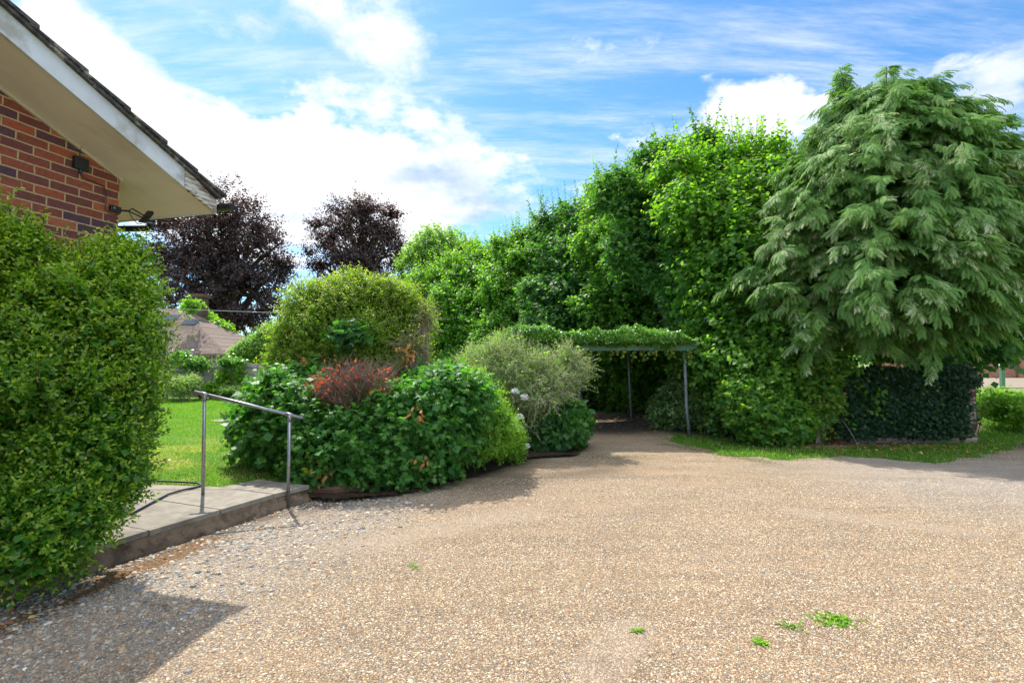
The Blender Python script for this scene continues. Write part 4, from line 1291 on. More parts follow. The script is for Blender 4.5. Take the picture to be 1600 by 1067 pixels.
# ------------------------------------------------------------------ the row of tall broadleaf trees
def tree_trunk(root, base, top, r, m, limbs=None, nm='trunk', lean=.2):
    b = MB()
    base = np.array(base, float); top = np.array(top, float)
    n = 7
    pts = [base + (top - base) * i / n + np.array([math.sin(i * 1.3) * lean * .15, math.cos(i * 1.7) * lean * .15, 0]) * (i > 0) for i in range(n + 1)]
    pts[0][2] -= .1
    b.tube(pts, [r * (1.25 if i == 0 else 1 - .82 * i / n) for i in range(n + 1)], 9, cap=False)
    for L in (limbs if limbs is not None else []):
        L = np.array(L)
        k_ = random.uniform(.25, .8)
        s = base + (top - base) * k_
        mid = s + (L - s) * .5 + np.array([0, 0, .12 * np.linalg.norm(L - s)])
        rr = r * (1 - .8 * k_) * .6
        b.tube([s, s + (mid - s) * .6, mid, L], [rr, rr * .75, rr * .5, rr * .12], 5, cap=False)
    return b.build(nm, m, root, smooth=True, ws=True)

HT = [ # top px x, top px y, Y, half width px, base px y, leaf kind, label
    (1222, 205, 11.4, 92, 'hazel', 'tallest broadleaf tree of the row, touching the big cypress'),
    (1150, 215, 11.5, 100, 'hazel', 'tall broadleaf tree above the right end of the carport'),
    (1060, 212, 13.2, 92, 'sycamore', 'narrow dark topped tree with spire of reddish leaves behind carport'),
    (995, 262, 15.8, 86, 'hazel', 'broadleaf tree with pale leaves above middle of the carport'),
    (918, 303, 16.8, 84, 'sycamore', 'dark green tree with pointed top above the left end of carport'),
    (845, 345, 18.0, 80, 'hazel', 'broadleaf tree rising behind the straggly grey green shrub'),
    (768, 375, 19.4, 76, 'hazel', 'lower yellow green tree of the row, second from its far end'),
    (700, 403, 21.5, 66, 'hazel', 'farthest lowest tree of the row, behind the dome shrub'),
]
for i, (tx, ty, Y, hw, lk, lab) in enumerate(HT):
    c = at(tx, 566, Y)
    top = at(tx, ty, Y + 1.2)
    H = top[2]
    R = hw / F * Y
    root = empty('broadleaf_tree', (c[0], Y, 0), lab, 'tree', 'row of tall broadleaf trees behind the carport')
    bl = [(c[0], Y - .9, H * .20, R * 1.10, 1.35, H * .22), (c[0] + .1, Y - .35, H * .42, R * 1.20, 1.5, H * .24), (c[0] - .05, Y + .5, H * .64, R * 1.05, 1.3, H * .21),
          (c[0], Y + 1.2, H * .83, R * .72, .95, H * .14)]
    for q in range(5): bl.append((c[0] + R * random.uniform(-.9, .9), Y + random.uniform(.4, 1.5), H * random.uniform(.70, .88), R * .34, .5, H * random.uniform(.07, .12)))
    for q in range(13):
        f_ = random.random()
        bl.append((c[0] + R * random.uniform(-1.05, 1.05), Y - .9 + 1.9 * f_ - random.uniform(.5, 1.1), H * (.12 + .66 * f_), random.uniform(.45, .8), random.uniform(.4, .65), random.uniform(.38, .75)))
    if i == 0:
        bl = [(q[0] - (.55 if q[2] < H * .45 else 0), *q[1:]) for q in bl if not (q[2] < 2.6 and q[0] > c[0] + .35)]
    if i == 2:      # this one stands behind the carport and leans out above it
        bl = [q for q in bl if q[2] - q[5] > 2.0]
        bl += [(c[0] + .5, Y - 1.2, 3.6, 1.2, 1.0, 1.3), (c[0] + .2, Y - .3, 5.0, 1.3, 1.1, 1.5), (c[0] + .4, Y - .9, 2.9, 1.1, .7, .7)]
    LS = .118 if lk == 'hazel' else .125
    nsh = int(2700 * (R * H) / 9.0)
    P, Nn, D = sample_blobs(bl, nsh, .20, 1.3, .40, 20 + i, .80, .1, back=.35)
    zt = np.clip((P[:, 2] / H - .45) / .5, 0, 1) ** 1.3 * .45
    P = P - Nn * .2
    T = T_ROUND if lk == 'hazel' else T_LOB
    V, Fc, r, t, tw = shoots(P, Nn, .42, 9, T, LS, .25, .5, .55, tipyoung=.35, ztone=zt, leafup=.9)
    parts = [(V, Fc, r, t)]
    # long whippy top shoots
    n2 = 60
    P2, N2, _ = sample_blobs([bl[3]] + bl[4:], n2 * 2, .1, 1.3, .1, 40 + i, .5, H * .8)
    V2, F2, r2, t2, tw2 = shoots(P2[:n2], N2[:n2] * .35, .72, 14, T, LS * .8, 1.4, .25, .2, tipyoung=.5, ztone=np.full(n2, .3 if lk == 'hazel' else .1))
    parts.append((V2, F2, r2, t2))
    nf = int(nsh * .45)
    P3, N3, _ = sample_blobs([(q[0], q[1], q[2], q[3]*.8, q[4]*.8, q[5]*.85) for q in bl[:4]], nf, .12, 1.3, .4, 60 + i, .5, .05, back=.8)
    V3, F3, r3, t3, _ = shoots(P3, N3, .4, 5, T_RDIA, LS * 1.5, .1, .9, .3)
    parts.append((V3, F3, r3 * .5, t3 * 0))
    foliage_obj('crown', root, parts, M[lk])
    ii = rng.choice(len(P), 26, replace=False)
    tree_trunk(root, (c[0], Y, 0), (c[0], Y + 1.1, H * .93), .11, M['bark'], P[ii])
    jj = rng.choice(len(tw[0]), len(tw[0]) // 3, replace=False)
    Vt, Ft = sticks(np.concatenate([tw[0][jj], tw2[0]]), np.concatenate([tw[1][jj], tw2[1]]), .006, .002)
    mesh_np('twigs', Vt, [Ft], M['greentwig'], parent=root)

# dark hedge behind and under the carport
shrub('dark_hedge', 'shaded hedge of dark leaves filling the back of the carport', 'hedge',
      [(1.2, 15.4, .9, 1.6, .5, 1.1), (3.0, 15.4, .9, 1.5, .5, 1.1), (5.1, 13.9, 1.0, 1.0, .8, 1.2), (6.0, 12.6, 1.0, .9, .7, 1.2)],
      'sycamore', T_LOB, 2200, .3, 8, .12, amp=.1, freq=1.5, depth=.3, updir=.2, rand=.5, droop=.5, tipyoung=.1, fill=.5, seed=11)

# ------------------------------------------------------------------ cypress
def cypress():
    Yc = 10.9
    c = at(1392, 566, Yc)
    base = np.array([c[0], Yc, 0])
    tb = gnd(1306, 690)
    def off(z): return np.array([np.interp(z, [0, 1, 2.4, 4.2, 6.0, 8], [-1.3, -1.4, -1.3, -.35, .10, 0]), np.interp(z, [0, 2.4, 4.2, 6], [-.8, -.75, -.3, 0]), 0])
    root = empty('cypress_tree', (tb[0], tb[1], 0), 'huge drooping blue green cypress with pale cone tipped sprays over the ivy wall', 'tree')
    H = at(1392, 100, Yc)[2]
    lead = [(.1, 0, H), (-.85, .1, H + .03), (.5, .2, H - .35), (1.25, .1, H - 1.15), (-1.5, 0, H - 1.3), (1.9, .1, H - 1.9), (-.35, .1, H - .4)]
    def prof(z):
        zz = np.array([1.0, 1.5, 2.3, 3.2, 4.2, 5.2, 6.0, 6.8, 7.4, H])
        rr = np.array([1.1, 1.6, 2.15, 2.6, 2.72, 2.5, 2.05, 1.3, .65, .2])
        return np.interp(z, zz, rr)
    PP, DD, NN, LL, TN = [], [], [], [], []
    tubes = MB()
    nb = 560
    for i in range(nb):
        u = (i + random.random()) / nb
        zend = 2.0 + (H - 2.70) * (u ** .92)
        a = random.uniform(0, 2 * math.pi)
        if math.sin(a) > .2 and random.random() < .45: a = -a
        R = prof(zend) * random.choice((random.uniform(.45, .9), random.uniform(.8, 1.10)))
        if math.cos(a) > 0: R *= 1.0
        rise = random.uniform(-.1, .9) * R * .5
        hs = max(.9, zend - rise * .3)
        # branch path: out, up, then drooping tip
        S0 = base + off(hs) * [.9, .9, 0] + [math.cos(a) * .05, math.sin(a) * .05, hs]
        E = base + off(zend) + [math.cos(a) * R, math.sin(a) * R * .85, zend]
        mid = (S0 + E) / 2 + [0, 0, .16 * R + .05]
        d0 = np.array([math.cos(a), math.sin(a), 0]); sd = np.array([-math.sin(a), math.cos(a), 0])
        nsb = int(5 + R * 4.6)
        for q in range(nsb):
            t = .30 + .70 * random.random() ** .75
            p = (1-t)**2 * S0 + 2*t*(1-t) * mid + t*t * E + np.array([random.gauss(0, .07), random.gauss(0, .07), random.gauss(-.05, .13)])
            sg = 1 if q % 2 else -1
            side = sg * random.uniform(.1, 1.3) * (1.2 - t)
            bd = nrmz((d0 * (.75 + .4 * t) + sd * side + np.array([0, 0, random.uniform(-.28, .22) - .25 * t]) + rng.normal(size=3) * .22)[None])[0]
            bl_ = random.uniform(.22, .58) * (.75 + .25 * R / 2.7)
            pn = nrmz((np.array([0, 0, 1.0]) + d0 * random.uniform(.1, 1.1) + sd * random.uniform(-.6, .6))[None])[0]
            sdv = np.cross(bd, pn)
            nf_ = int(5 + bl_ * 13)
            for k_ in range(nf_):
                u_ = (k_ + .5) / nf_
                s2 = (1 if k_ % 2 else -1) * (.85 - .55 * u_)
                pp = p + bd * bl_ * u_ - np.array([0, 0, .34 * bl_ * u_ * u_]) + rng.normal(size=3) * .02
                PP.append(pp); DD.append(bd * (.8 + .3 * u_) + sdv * s2 + np.array([0, 0, -.10 - .45 * u_ * t]) + rng.normal(size=3) * .14)
                NN.append(pn + rng.normal(size=3) * .26); LL.append(random.uniform(.15, .28)); TN.append(.4 * t + .6 * u_)
        if i % 3 == 0:
            tubes.tube([S0, (S0+mid)/2 + [0,0,.03], mid, (mid*.4+E*.6)], [.022, .017, .012, .006], 4, cap=False)
    # upright feathery leaders
    for lx, ly, lz in lead:
        b0 = base + [lx * .6, ly, lz - 1.9]; t0 = base + [lx, ly, lz - .05]
        tubes.tube([b0, (b0 + t0) / 2, t0], [.03, .018, .005], 5, cap=False)
        for k_ in range(190):
            t = random.random() ** .8
            p = b0 + (t0 - b0) * t
            a = random.uniform(0, 6.28)
            rr = .55 * (1.02 - t) * random.random()
            d0 = np.array([math.cos(a), math.sin(a), 0])
            PP.append(p + d0 * rr); DD.append(d0 * .8 + np.array([.35, 0, .25 - .6 * random.random()])); NN.append(np.array([0, 0, 1.0]) - d0 * .3 + rng.normal(size=3) * .3)
            LL.append(random.uniform(.15, .27)); TN.append(.3)
    PP, DD, NN, LL, TN = map(np.array, (PP, DD, NN, LL, TN))
    # spray template: axis with side branchlets, curling downward
    V, Fc, tp = [], [], []
    def strip(p, q, wd, t):
        p = np.array(p); q = np.array(q); d = q - p; s = np.array([-d[1], d[0], 0]); s = s / np.linalg.norm(s) * wd
        m_ = p + d * .5 + [0, 0, .015]
        k_ = len(V)
        V.extend([p, m_ + s, q, m_ - s]); Fc.append((k_, k_+1, k_+2, k_+3)); tp.append(t)
    def axz(y): return -.42 * y * y
    for y0, y1 in ((0, .5), (.45, 1.0)):
        strip((0, y0, axz(y0)), (0, y1, axz(y1)), .022, y1)
    for k_ in range(8):
        y = .08 + .105 * k_
        ln = .40 * math.sin(min(1, (1.08 - y) * 1.6 + .1) * 1.5)
        for sg in (-1, 1):
            yy = y + (.05 if sg > 0 else 0)
            ex_, ey_ = sg * ln * (.62 + .1 * math.sin(k_ * 2.1)), yy + ln * .78
            ez_ = axz(yy) - .22 * ln - .10
            strip((0, yy, axz(yy)), (ex_, ey_, ez_), .034, y)
            mx, my, mz = ex_ * .45, yy + (ey_ - yy) * .45, (axz(yy) + ez_) / 2
            strip((mx, my, mz), (mx + sg * (.03 + .12 * (k_ % 2)), my + .15 - .09 * (k_ % 2), mz - .07), .028, y)
    T = (np.array(V), np.array(Fc))
    tp = np.array(tp)
    Vv, Ff = place(T, PP, DD, NN, LL)
    n = len(PP)
    r = np.repeat(rng.random(n), len(Fc)) * .7 + .3 * rng.random(n * len(Fc))
    clump = vnoise(PP * 1.6, 31)
    cone = (rng.random(n) < np.clip((clump - .38) * 1.9, .06, .80) * (TN > .6) * (PP[:, 2] < 6.6))
    tn = np.repeat(cone * rng.uniform(.3, .95, n), len(Fc)) * np.tile(np.clip(tp * 1.4, .2, 1), n) * (rng.random(n * len(Fc)) < .6)
    mesh_np('crown', Vv, [Ff], M['cypress'], {'rnd': r, 'tone': tn}, parent=root)
    b = MB()
    top = base + [0, 0, H - 1.0]
    b.tube([tb - [0, 0, .05], tb + [0, .06, .25], at(1306, 640, tb[1] + .12), at(1300, 590, tb[1] + .3), at(1300, 530, tb[1] + .6), at(1330, 430, Yc - .2), base + [0, 0, 5], top], [.20, .13, .115, .11, .10, .09, .06, .02], 9, cap=False)
    b.build('trunk', M['redbark'], root, smooth=True, ws=True)
    A = np.array([at(random.uniform(1292, 1318), random.uniform(600, 688), tb[1] - .02) for _ in range(110)])
    Vt, Ft = sticks(A, A + np.stack([rng.normal(size=110) * .28, -np.abs(rng.normal(size=110)) * .2, rng.uniform(-.25, .25, 110)], -1), .005, .002)
    mesh_np('dead_twigs', Vt, [Ft], M['deadtwig'], parent=root)
    tubes.build('limbs', M['redbark'], root, ws=True)
b = MB(); b.tube([at(1316, 655, 9.5), at(1332, 680, 9.35), gnd(1344, 703)], [.006, .008, .006], 5); o = b.build('fallen_branch', M['deadtwig']); tag(o, 'thin dead stick leaning from the reddish stem onto the grass', 'stick')

cypress()

# sycamore to the right, low leaves in front of the road
syc = [W(1500, 470, 11.4, 80, 80, 1.1), W(1565, 420, 11.8, 70, 110, 1.2), W(1460, 530, 11.0, 60, 36, .7), W(1575, 320, 12.4, 60, 60, 1.0), W(1555, 505, 11.4, 42, 50, .7), W(1530, 548, 11.0, 36, 24, .4), W(1400, 520, 11.6, 60, 40, .7)]
SB = (at(1410, 566, 11.9)[0], 11.9, 0)
sroot = empty('sycamore_tree', SB, 'dark sycamore with broad lobed leaves right of the cypress', 'tree')
P, Nn, _ = sample_blobs(syc, 3300, .14, 1.4, .32, 71, .75, 1.15, back=.5)
V, Fc, r, t, tw = shoots(P - Nn * .2, Nn, .4, 8, T_LOB, .15, .2, .5, .6, tipyoung=.2, ztone=np.clip((P[:, 0] - 10.6) / 2.5, 0, .5))
P3, N3, _ = sample_blobs([(q[0], q[1], q[2], q[3]*.8, q[4]*.8, q[5]*.8) for q in syc], 1200, .1, 1.4, .4, 72, .5, 1.2)
V3, F3, r3, t3, _ = shoots(P3, N3, .4, 5, T_RDIA, .2, .1, .9, .3)
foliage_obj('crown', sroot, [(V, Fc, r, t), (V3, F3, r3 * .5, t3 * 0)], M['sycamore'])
tree_trunk(sroot, SB, (SB[0] + 1.3, 12.1, 5.5), .17, M['bark'], P[rng.choice(len(P), 30, replace=False)])
tree_trunk(sroot, (SB[0] + .42, 11.9, 0), (SB[0] + 1.9, 12.2, 4.5), .12, M['bark'])
tree_trunk(sroot, (SB[0] - .55, 12.0, 0), (SB[0] - .3, 12.3, 4.0), .11, M['bark'])

# ------------------------------------------------------------------ far trees
def big_tree(name, label, cat, blobs, m, n, slen, k_, leafL, base, H, r, T=T_RDIA, amp=.2, freq=.35, depth=.5, seed=0, group=None, barkm='bark', tone=.3, nl=60, tipy=.3, updir=.15, droop=.3, rand=.6, gap=.18):
    root = empty(name, (base[0], base[1], 0), label, cat, group)
    P, Nn, D = sample_blobs(blobs, n, amp, freq, depth, seed, .62, .4, back=.7)
    # open gaps: drop what falls in holes of the noise
    hol = fbm(P * freq * np.array([1.7, 1.7, 4.2]), seed + 5, 2)
    keep = hol > np.quantile(hol, gap)
    P, Nn = P[keep], Nn[keep]
    V, Fc, r_, t_, tw = shoots(P - Nn * slen * .5, Nn, slen, k_, T, leafL, updir, rand, droop, tipyoung=tipy, ztone=np.clip(P[:, 2] / H - .5, 0, .5) * tone * 2)
    foliage_obj('crown', root, [(V, Fc, r_, t_)], M[m])
    tree_trunk(root, (base[0], base[1], 0), (base[0], base[1], H * .9), r, M[barkm], P[rng.choice(len(P), nl, replace=False)], lean=1)
    return root
YB = 46.0
def WB(x, y, rx, rz, Y=YB, ry=None): return blob(x, y, Y, rx, rz, ry)
bb = at(357, 566, YB)
big_tree('copper_beech', 'broad dark purple copper beech behind the cottage roof', 'tree',
    [WB(355, 345, 62, 58), WB(305, 390, 62, 62), WB(400, 380, 52, 68), WB(300, 450, 66, 60), WB(405, 460, 56, 62), WB(355, 470, 60, 62), WB(255, 400, 30, 40), WB(440, 415, 26, 26), WB(350, 420, 60, 70), WB(270, 345, 35, 30)],
    'beech', 9300, 1.25, 10, .22, (bb[0], YB), at(0, 285, YB)[2], .95, seed=81, gap=.46, depth=.65, amp=.24, group='copper beeches', tone=.5, barkm='bark')
YB2 = 50.0
bb = at(560, 566, YB2)
big_tree('copper_beech', 'smaller domed copper beech above the yellow green shrub', 'tree',
    [WB(562, 335, 52, 44, YB2), WB(520, 375, 36, 40, YB2), WB(600, 372, 36, 44, YB2), WB(560, 400, 62, 50, YB2), WB(500, 415, 24, 20, YB2), WB(622, 400, 26, 34, YB2), WB(560, 460, 72, 50, YB2), WB(500, 350, 24, 12, YB2), WB(486, 395, 22, 12, YB2), WB(612, 335, 22, 14, YB2)],
    'beech', 6300, 1.25, 10, .22, (bb[0], YB2), at(0, 290, YB2)[2], .7, seed=83, gap=.46, depth=.65, amp=.24, group='copper beeches', tone=.5)
Yg = 34.0
bb = at(690, 566, Yg)
big_tree('round_topped_tree', 'pale green rounded tree between the copper beech and the tree row', 'tree',
    [WB(690, 395, 55, 45, Yg), WB(655, 425, 38, 40, Yg), WB(730, 405, 36, 36, Yg), WB(690, 470, 70, 60, Yg)],
    'far', 4200, .7, 9, .20, (bb[0], Yg), at(0, 345, Yg)[2], .4, seed=85, tone=.4, T=T_RDIA)

# ------------------------------------------------------------------ garden end: fence, cottage, plants
YF = 19.5
FZ0 = LAWNZ
fx0, fx1 = at(190, 600, YF)[0], at(470, 600, YF)[0]
fr_ = empty('garden_fence', ((fx0 + fx1) / 2, YF, 0), 'weathered grey horizontal board fence at end of lawn', 'fence')
npan = 4
pw = (fx1 - fx0) / npan
M['fence'] = plain('weathered grey boards', (.36,.33,.29), (.25,.225,.20), .9, .1, scale=3, c3=(.17,.15,.13), sc3=1.5)
ft = at(0, 572, YF)[2]
for p in range(npan):
    b = MB()
    for k_ in range(11):
        z0 = FZ0 + .03 + k_ * .125
        if z0 > ft: break
        x0_, x1_ = fx0 + p * pw + .06, fx0 + (p + 1) * pw - .06
        n = 8
        for j in range(n):
            xa = x0_ + (x1_ - x0_) * j / n; xb = x0_ + (x1_ - x0_) * (j + 1) / n
            arch = lambda x: .10 * math.sin((x - x0_) / (x1_ - x0_) * math.pi) * (z0 / ft) + .012 * math.sin(x * 7 + k_)
            q = [(xa, YF - .02 - .015 * (k_ % 2), z0 + arch(xa)), (xb, YF - .02 - .015 * (k_ % 2), z0 + arch(xb)), (xb, YF + .005, z0 + arch(xb)), (xa, YF + .005, z0 + arch(xa))]
            b.hexa(q + [(v[0], v[1] + .018, v[2] + .137) for v in q])
    b.build('panel', M['fence'], fr_, ws=True)
for p in range(npan + 1):
    b = MB(); x = fx0 + p * pw; b.box((x - .05, YF - .05, FZ0 - .1), (x + .05, YF + .05, ft + .12)); b.build('post', M['fence'], fr_, ws=True)

# cottage
YC = 28.0
cott = empty('cottage', (at(290, 566, YC)[0], YC, 0), 'low brick cottage with brown tiled roof beyond the garden fence', 'cottage')
e0 = at(150, 538, YC); e1_ = at(352, 553, YC); 
xL, xR = at(120, 550, YC)[0], at(352, 553, YC)[0]
zE = at(352, 553, YC)[2]; zR = at(280, 482, YC + 3.4)[2]; xRidge = at(284, 482, YC + 3.4)[0]
b = MB()
b.add([(xL, YC - .3, zE), (xR + .3, YC - .3, zE), (xRidge, YC + 3.4, zR), (xL, YC + 3.4, zR), (xR + .3, YC + 7.1, zE), (xL, YC + 7.1, zE),
       (xL, YC - .3, zE - .12), (xR + .3, YC - .3, zE - .12), (xR + .3, YC + 7.1, zE - .12), (xL, YC + 7.1, zE - .12)],
      [(0,1,2,3), (1,4,2), (4,5,3,2), (5,0,3), (0,6,7,1), (1,7,8,4), (4,8,9,5), (6,9,8,7)])
rf = b.build('roof', M['tile'], cott, ws=True)
for x, y in ((268, 497), (298, 504)):
    a = at(x, y, YC + 2.2)
    Yq = YC + .2
    for _ in range(40):       # find where the ray meets the roof slope
        a = at(x, y, Yq); zr = zE + (zR - zE) * (Yq - YC + .3) / 3.7
        if a[2] > zr: Yq += .1
        else: break
    dyz = np.array([0, 3.7, zR - zE]); dyz /= np.linalg.norm(dyz); nz3 = np.array([0, -dyz[2], dyz[1]])
    q = [a + np.array([sx * .42, 0, 0]) + dyz * sy * .28 for sx, sy in ((-1,-1),(1,-1),(1,1),(-1,1))]
    b = MB(); b.hexa([tuple(v - nz3 * .05) for v in q] + [tuple(v + nz3 * .06) for v in q]); wn = b.build('skylight', M['glass'], cott, ws=True)
b = MB(); b.box((xL + .2, YC, 0), (xR, YC + 6.8, zE - .12)); b.build('wall', M['farbrick'], cott, ws=True)
for x0_, x1_ in ((300, 312), (333, 338)):
    X0, X1 = at(x0_, 560, YC)[0], at(x1_, 560, YC)[0]
    b = MB(); b.box((X0, YC - .02, 1.0), (X1, YC - .005, 1.9)); wn = b.build('window', M['glass'], cott, ws=True)
    b = MB(); b.box((X0 - .07, YC - .05, 1.9), (X1 + .07, YC - .022, 1.97)); b.box((X0 - .07, YC - .05, .93), (X1 + .07, YC - .022, 1.0))
    b.box((X0 - .07, YC - .05, 1.0), (X0, YC - .022, 1.9)); b.box((X1, YC - .05, 1.0), (X1 + .07, YC - .022, 1.9)); f_ = b.build('frame', M['cream'], wn, ws=False)
    bpy.context.view_layer.update(); f_.matrix_parent_inverse = wn.matrix_world.inverted()
cx_ = at(309, 470, YC + 4.5)
b = MB(); b.box((cx_[0] - .45, YC + 4.2, zE), (cx_[0] + .45, YC + 4.9, at(0, 465, YC + 4.5)[2])); b.box((cx_[0] - .55, YC + 4.1, at(0, 465, YC + 4.5)[2]), (cx_[0] + .55, YC + 5.0, at(0, 460, YC + 4.5)[2])); b.build('chimney', M['shadebrick'], cott, ws=True)
# lower roof behind it
ax0, ax1 = at(335, 540, 33)[0], at(420, 540, 33)[0]
b = MB(); zq0, zq1 = at(0, 552, 33)[2], at(0, 534, 35)[2]
b.add([(ax0, 33, zq0), (ax1, 33, zq0), (ax1, 35, zq1), (ax0, 35, zq1), (ax1, 37, zq0), (ax0, 37, zq0)], [(0,1,2,3), (3,2,4,5), (0,3,5), (1,4,2), (0,5,4,1)])
b.build('roof', M['tile'], cott, ws=True)
b = MB(); b.box((ax0 + .2, 33.2, 0), (ax1 - .2, 36.8, zq0 - .02)); b.build('wall', M['farbrick'], cott, ws=True)

def small(name, label, cat, blobs, m, T, n, slen, k_, L, **kw):
    return shrub(name, label, cat, blobs, m, T, n, slen, k_, L, **kw)
small('climbing_vine', 'leafy climber over the chimney and hip of the cottage roof', 'climber',
      [W(297, 478, 29.6, 8, 7, .4), W(308, 486, 33.6, 9, 10, .5), W(322, 500, 33.2, 10, 9, .5), W(338, 512, 33, 10, 7, .5), W(352, 516, 33, 8, 4, .4)], 'lime', T_RDIA, 700, .5, 8, .17, amp=.25, freq=.8, depth=.5, seed=90, fill=.3, ntwig=16, base=np.array([at(335,566,33)[0], 33.4, 0]))
small('green_shrub', 'rounded green shrub leaning over right end of the garden fence', 'shrub',
      [W(402, 545, 21.2, 30, 18, .8), W(380, 553, 20.9, 20, 10, .6), W(425, 530, 21.4, 20, 20, .7)], 'far', T_OVAL, 1500, .35, 8, .11, amp=.2, freq=1, depth=.35, seed=91, tipyoung=.4)
small('fence_climber', 'dense climber clinging to the middle of the garden fence', 'climber',
      [W(348, 594, 19.2, 11, 20, .25), W(330, 606, 19.1, 10, 11, .25), W(373, 588, 19.2, 5, 20, .18), W(388, 608, 19.2, 10, 9, .25)], 'lime', T_RDIA, 420, .2, 7, .08, amp=.2, freq=1.4, depth=.4, seed=92)
small('fence_top_vine', 'bright vine draped over the fence top in front of the cottage', 'climber',
      [W(284, 562, 19.3, 16, 9, .3), W(308, 568, 19.2, 18, 5, .25), W(362, 567, 19.3, 22, 4, .25)], 'ivytop', T_RDIA, 340, .35, 7, .10, amp=.25, freq=1.2, depth=.4, seed=93, tipyoung=.5, zmin=1.0)
small('dark_border_shrub', 'dark green rounded shrub in the border behind the lawn', 'shrub',
      [W(250, 605, 18.3, 15, 14, .5), W(232, 592, 18.6, 16, 18, .5)], 'peony', T_OVAL, 600, .2, 8, .08, amp=.15, freq=1.5, depth=.3, seed=94)
small('pale_border_shrub', 'pale cream green twiggy shrub against the fence behind the lawn', 'shrub',
      [W(285, 604, 18.0, 24, 14, .6), W(300, 598, 18.3, 12, 12, .4)], 'silver', T_OVAL, 900, .22, 8, .07, amp=.2, freq=1.5, depth=.5, seed=95, tipyoung=.9, twigm='twig', twigshow=.8, fill=.2)
small('border_plant', 'tall pale stemmed border plant below the middle fence panel', 'plant',
      [W(362, 612, 18.6, 24, 7, .4), W(395, 614, 18.6, 18, 7, .4)], 'far', T_SLIM, 400, .22, 8, .09, amp=.2, freq=1.5, depth=.6, seed=96, twigm='deadtwig', twigshow=.9, fill=.1, updir=1)
small('left_border_bush', 'dark bush beside the brick cottage wall seen past the glossy bush', 'shrub',
      [W(215, 560, 21, 30, 40, .9)], 'peony', T_OVAL, 800, .35, 8, .10, amp=.15, freq=1, depth=.3, seed=97)
# log, terracotta pot, stepping stone on the lawn
lg = MB(); a = gnd(230, 642, LAWNZ + .06); c = gnd(256, 640, LAWNZ + .06); lg.tube([a, (a + c) / 2 + [0, 0, .01], c], [.07, .08, .065], 9); o = lg.build('log', M['bark'], smooth=True); tag(o, 'short weathered log lying at left edge of the lawn', 'log')
def pot():
    c = gnd(226, 645, LAWNZ)
    root = empty('flower_pot', c, 'terracotta pot with red flowers beside the log on the lawn', 'flower pot')
    b = MB(); b.tube([c, c + [0,0,.22], c + [0,0,.221], c + [0,0,.27]], [.10, .15, .17, .17], 16); b.build('pot', M['terra'], root, ws=True, smooth=True)
    n = 160; P = c + [0, 0, .38] + nrmz(rng.normal(size=(n, 3))) * rng.uniform(.03, .2, (n, 1))
    V, Fc = place(T_RDIA, P, rng.normal(size=(n, 3)), nrmz(rng.normal(size=(n, 3))), np.full(n, .06))
    mesh_np('flowers', V, [Fc], M['red'], {'rnd': rng.random(n), 'tone': np.zeros(n)}, parent=root)
    P = c + [0, 0, .3] + nrmz(rng.normal(size=(n, 3))) * rng.uniform(.03, .17, (n, 1))
    V, Fc = place(T_RDIA, P, rng.normal(size=(n, 3)), nrmz(rng.normal(size=(n, 3))), np.full(n, .07))
    mesh_np('leaves', V, [Fc], M['peony'], {'rnd': rng.random(n), 'tone': np.zeros(n)}, parent=root)
pot()
c = gnd(358, 657, LAWNZ)
b = MB(); b.tube([c + [0,0,-.02], c + [0,0,.02]], .34, 28); o = b.build('stepping_stone', M['concrete'], bevel=.008); tag(o, 'flat round grey stone set in the lawn', 'stone')

# overhead wire
b = MB(); A_, B_ = at(285, 483, 24), at(900, 487, 24)
b.tube([A_ + (B_ - A_) * t - np.array([0, 0, .55 * 4 * t * (1 - t) * .35]) for t in np.linspace(0, 1, 20)], .014, 5)
o = b.build('overhead_wire', M['galv']); tag(o, 'thin wire strung from the cottage across to the tree row', 'wire')

# ------------------------------------------------------------------ beyond the wall on the right
rd = MB(); p = [gnd(x, y, -.03) for x, y in ((1380, 604), (2300, 612), (2300, 588), (1600, 583), (1380, 590))]
rd.add(p, [(0, 1, 2, 3, 4)]); o = rd.build('road', M['farroad']); tag(o, kind='structure')
Yw = 52.0
fw = empty('red_brick_wall', (at(1580, 580, Yw)[0], Yw, 0), 'far red brick garden wall beyond the road at right', 'wall')
b = MB(); xw0, xw1, xw2 = at(1380, 575, Yw)[0], at(1588, 575, Yw)[0], at(1900, 575, Yw)[0]
b.box((xw0, Yw, -.06), (xw1, Yw + .25, at(0, 568, Yw)[2])); b.build('wall', M['farbrick'], fw, ws=True)
b = MB(); b.box((xw1, Yw - .2, -.06), (xw1 + .9, Yw + .5, at(0, 556, Yw)[2])); b.box((xw1 + .901, Yw, -.06), (xw2, Yw + .25, at(0, 560, Yw)[2])); b.build('pier', M['farbrick'], fw, ws=True)
gp = empty('green_post', (at(1567, 592, 30)[0], 30, 0), 'faded green and white post on the grass beyond the bramble', 'post')
b = MB(); xp = at(1566, 592, 30)[0]; b.box((xp - .09, 29.9, -.05), (xp + .09, 30.1, at(0, 555, 30)[2])); b.build('post', M['greenpaint'], gp, ws=True, bevel=.02)
b = MB(); b.box((xp - .10, 29.88, at(0, 572, 30)[2]), (xp + .02, 30.12, at(0, 552, 30)[2])); b.build('cap', M['white'], gp, ws=True, bevel=.02)
shrub('plum_shrub', 'dark purple leaved shrub above the far red brick wall', 'shrub', [W(1592, 545, 54, 22, 16, 1.5), W(1560, 560, 54, 25, 10, 1.2), W(1640, 540, 54, 30, 20, 1.5)], 'purple', T_RDIA, 700, .7, 7, .26, amp=.2, freq=.5, depth=.4, seed=98)
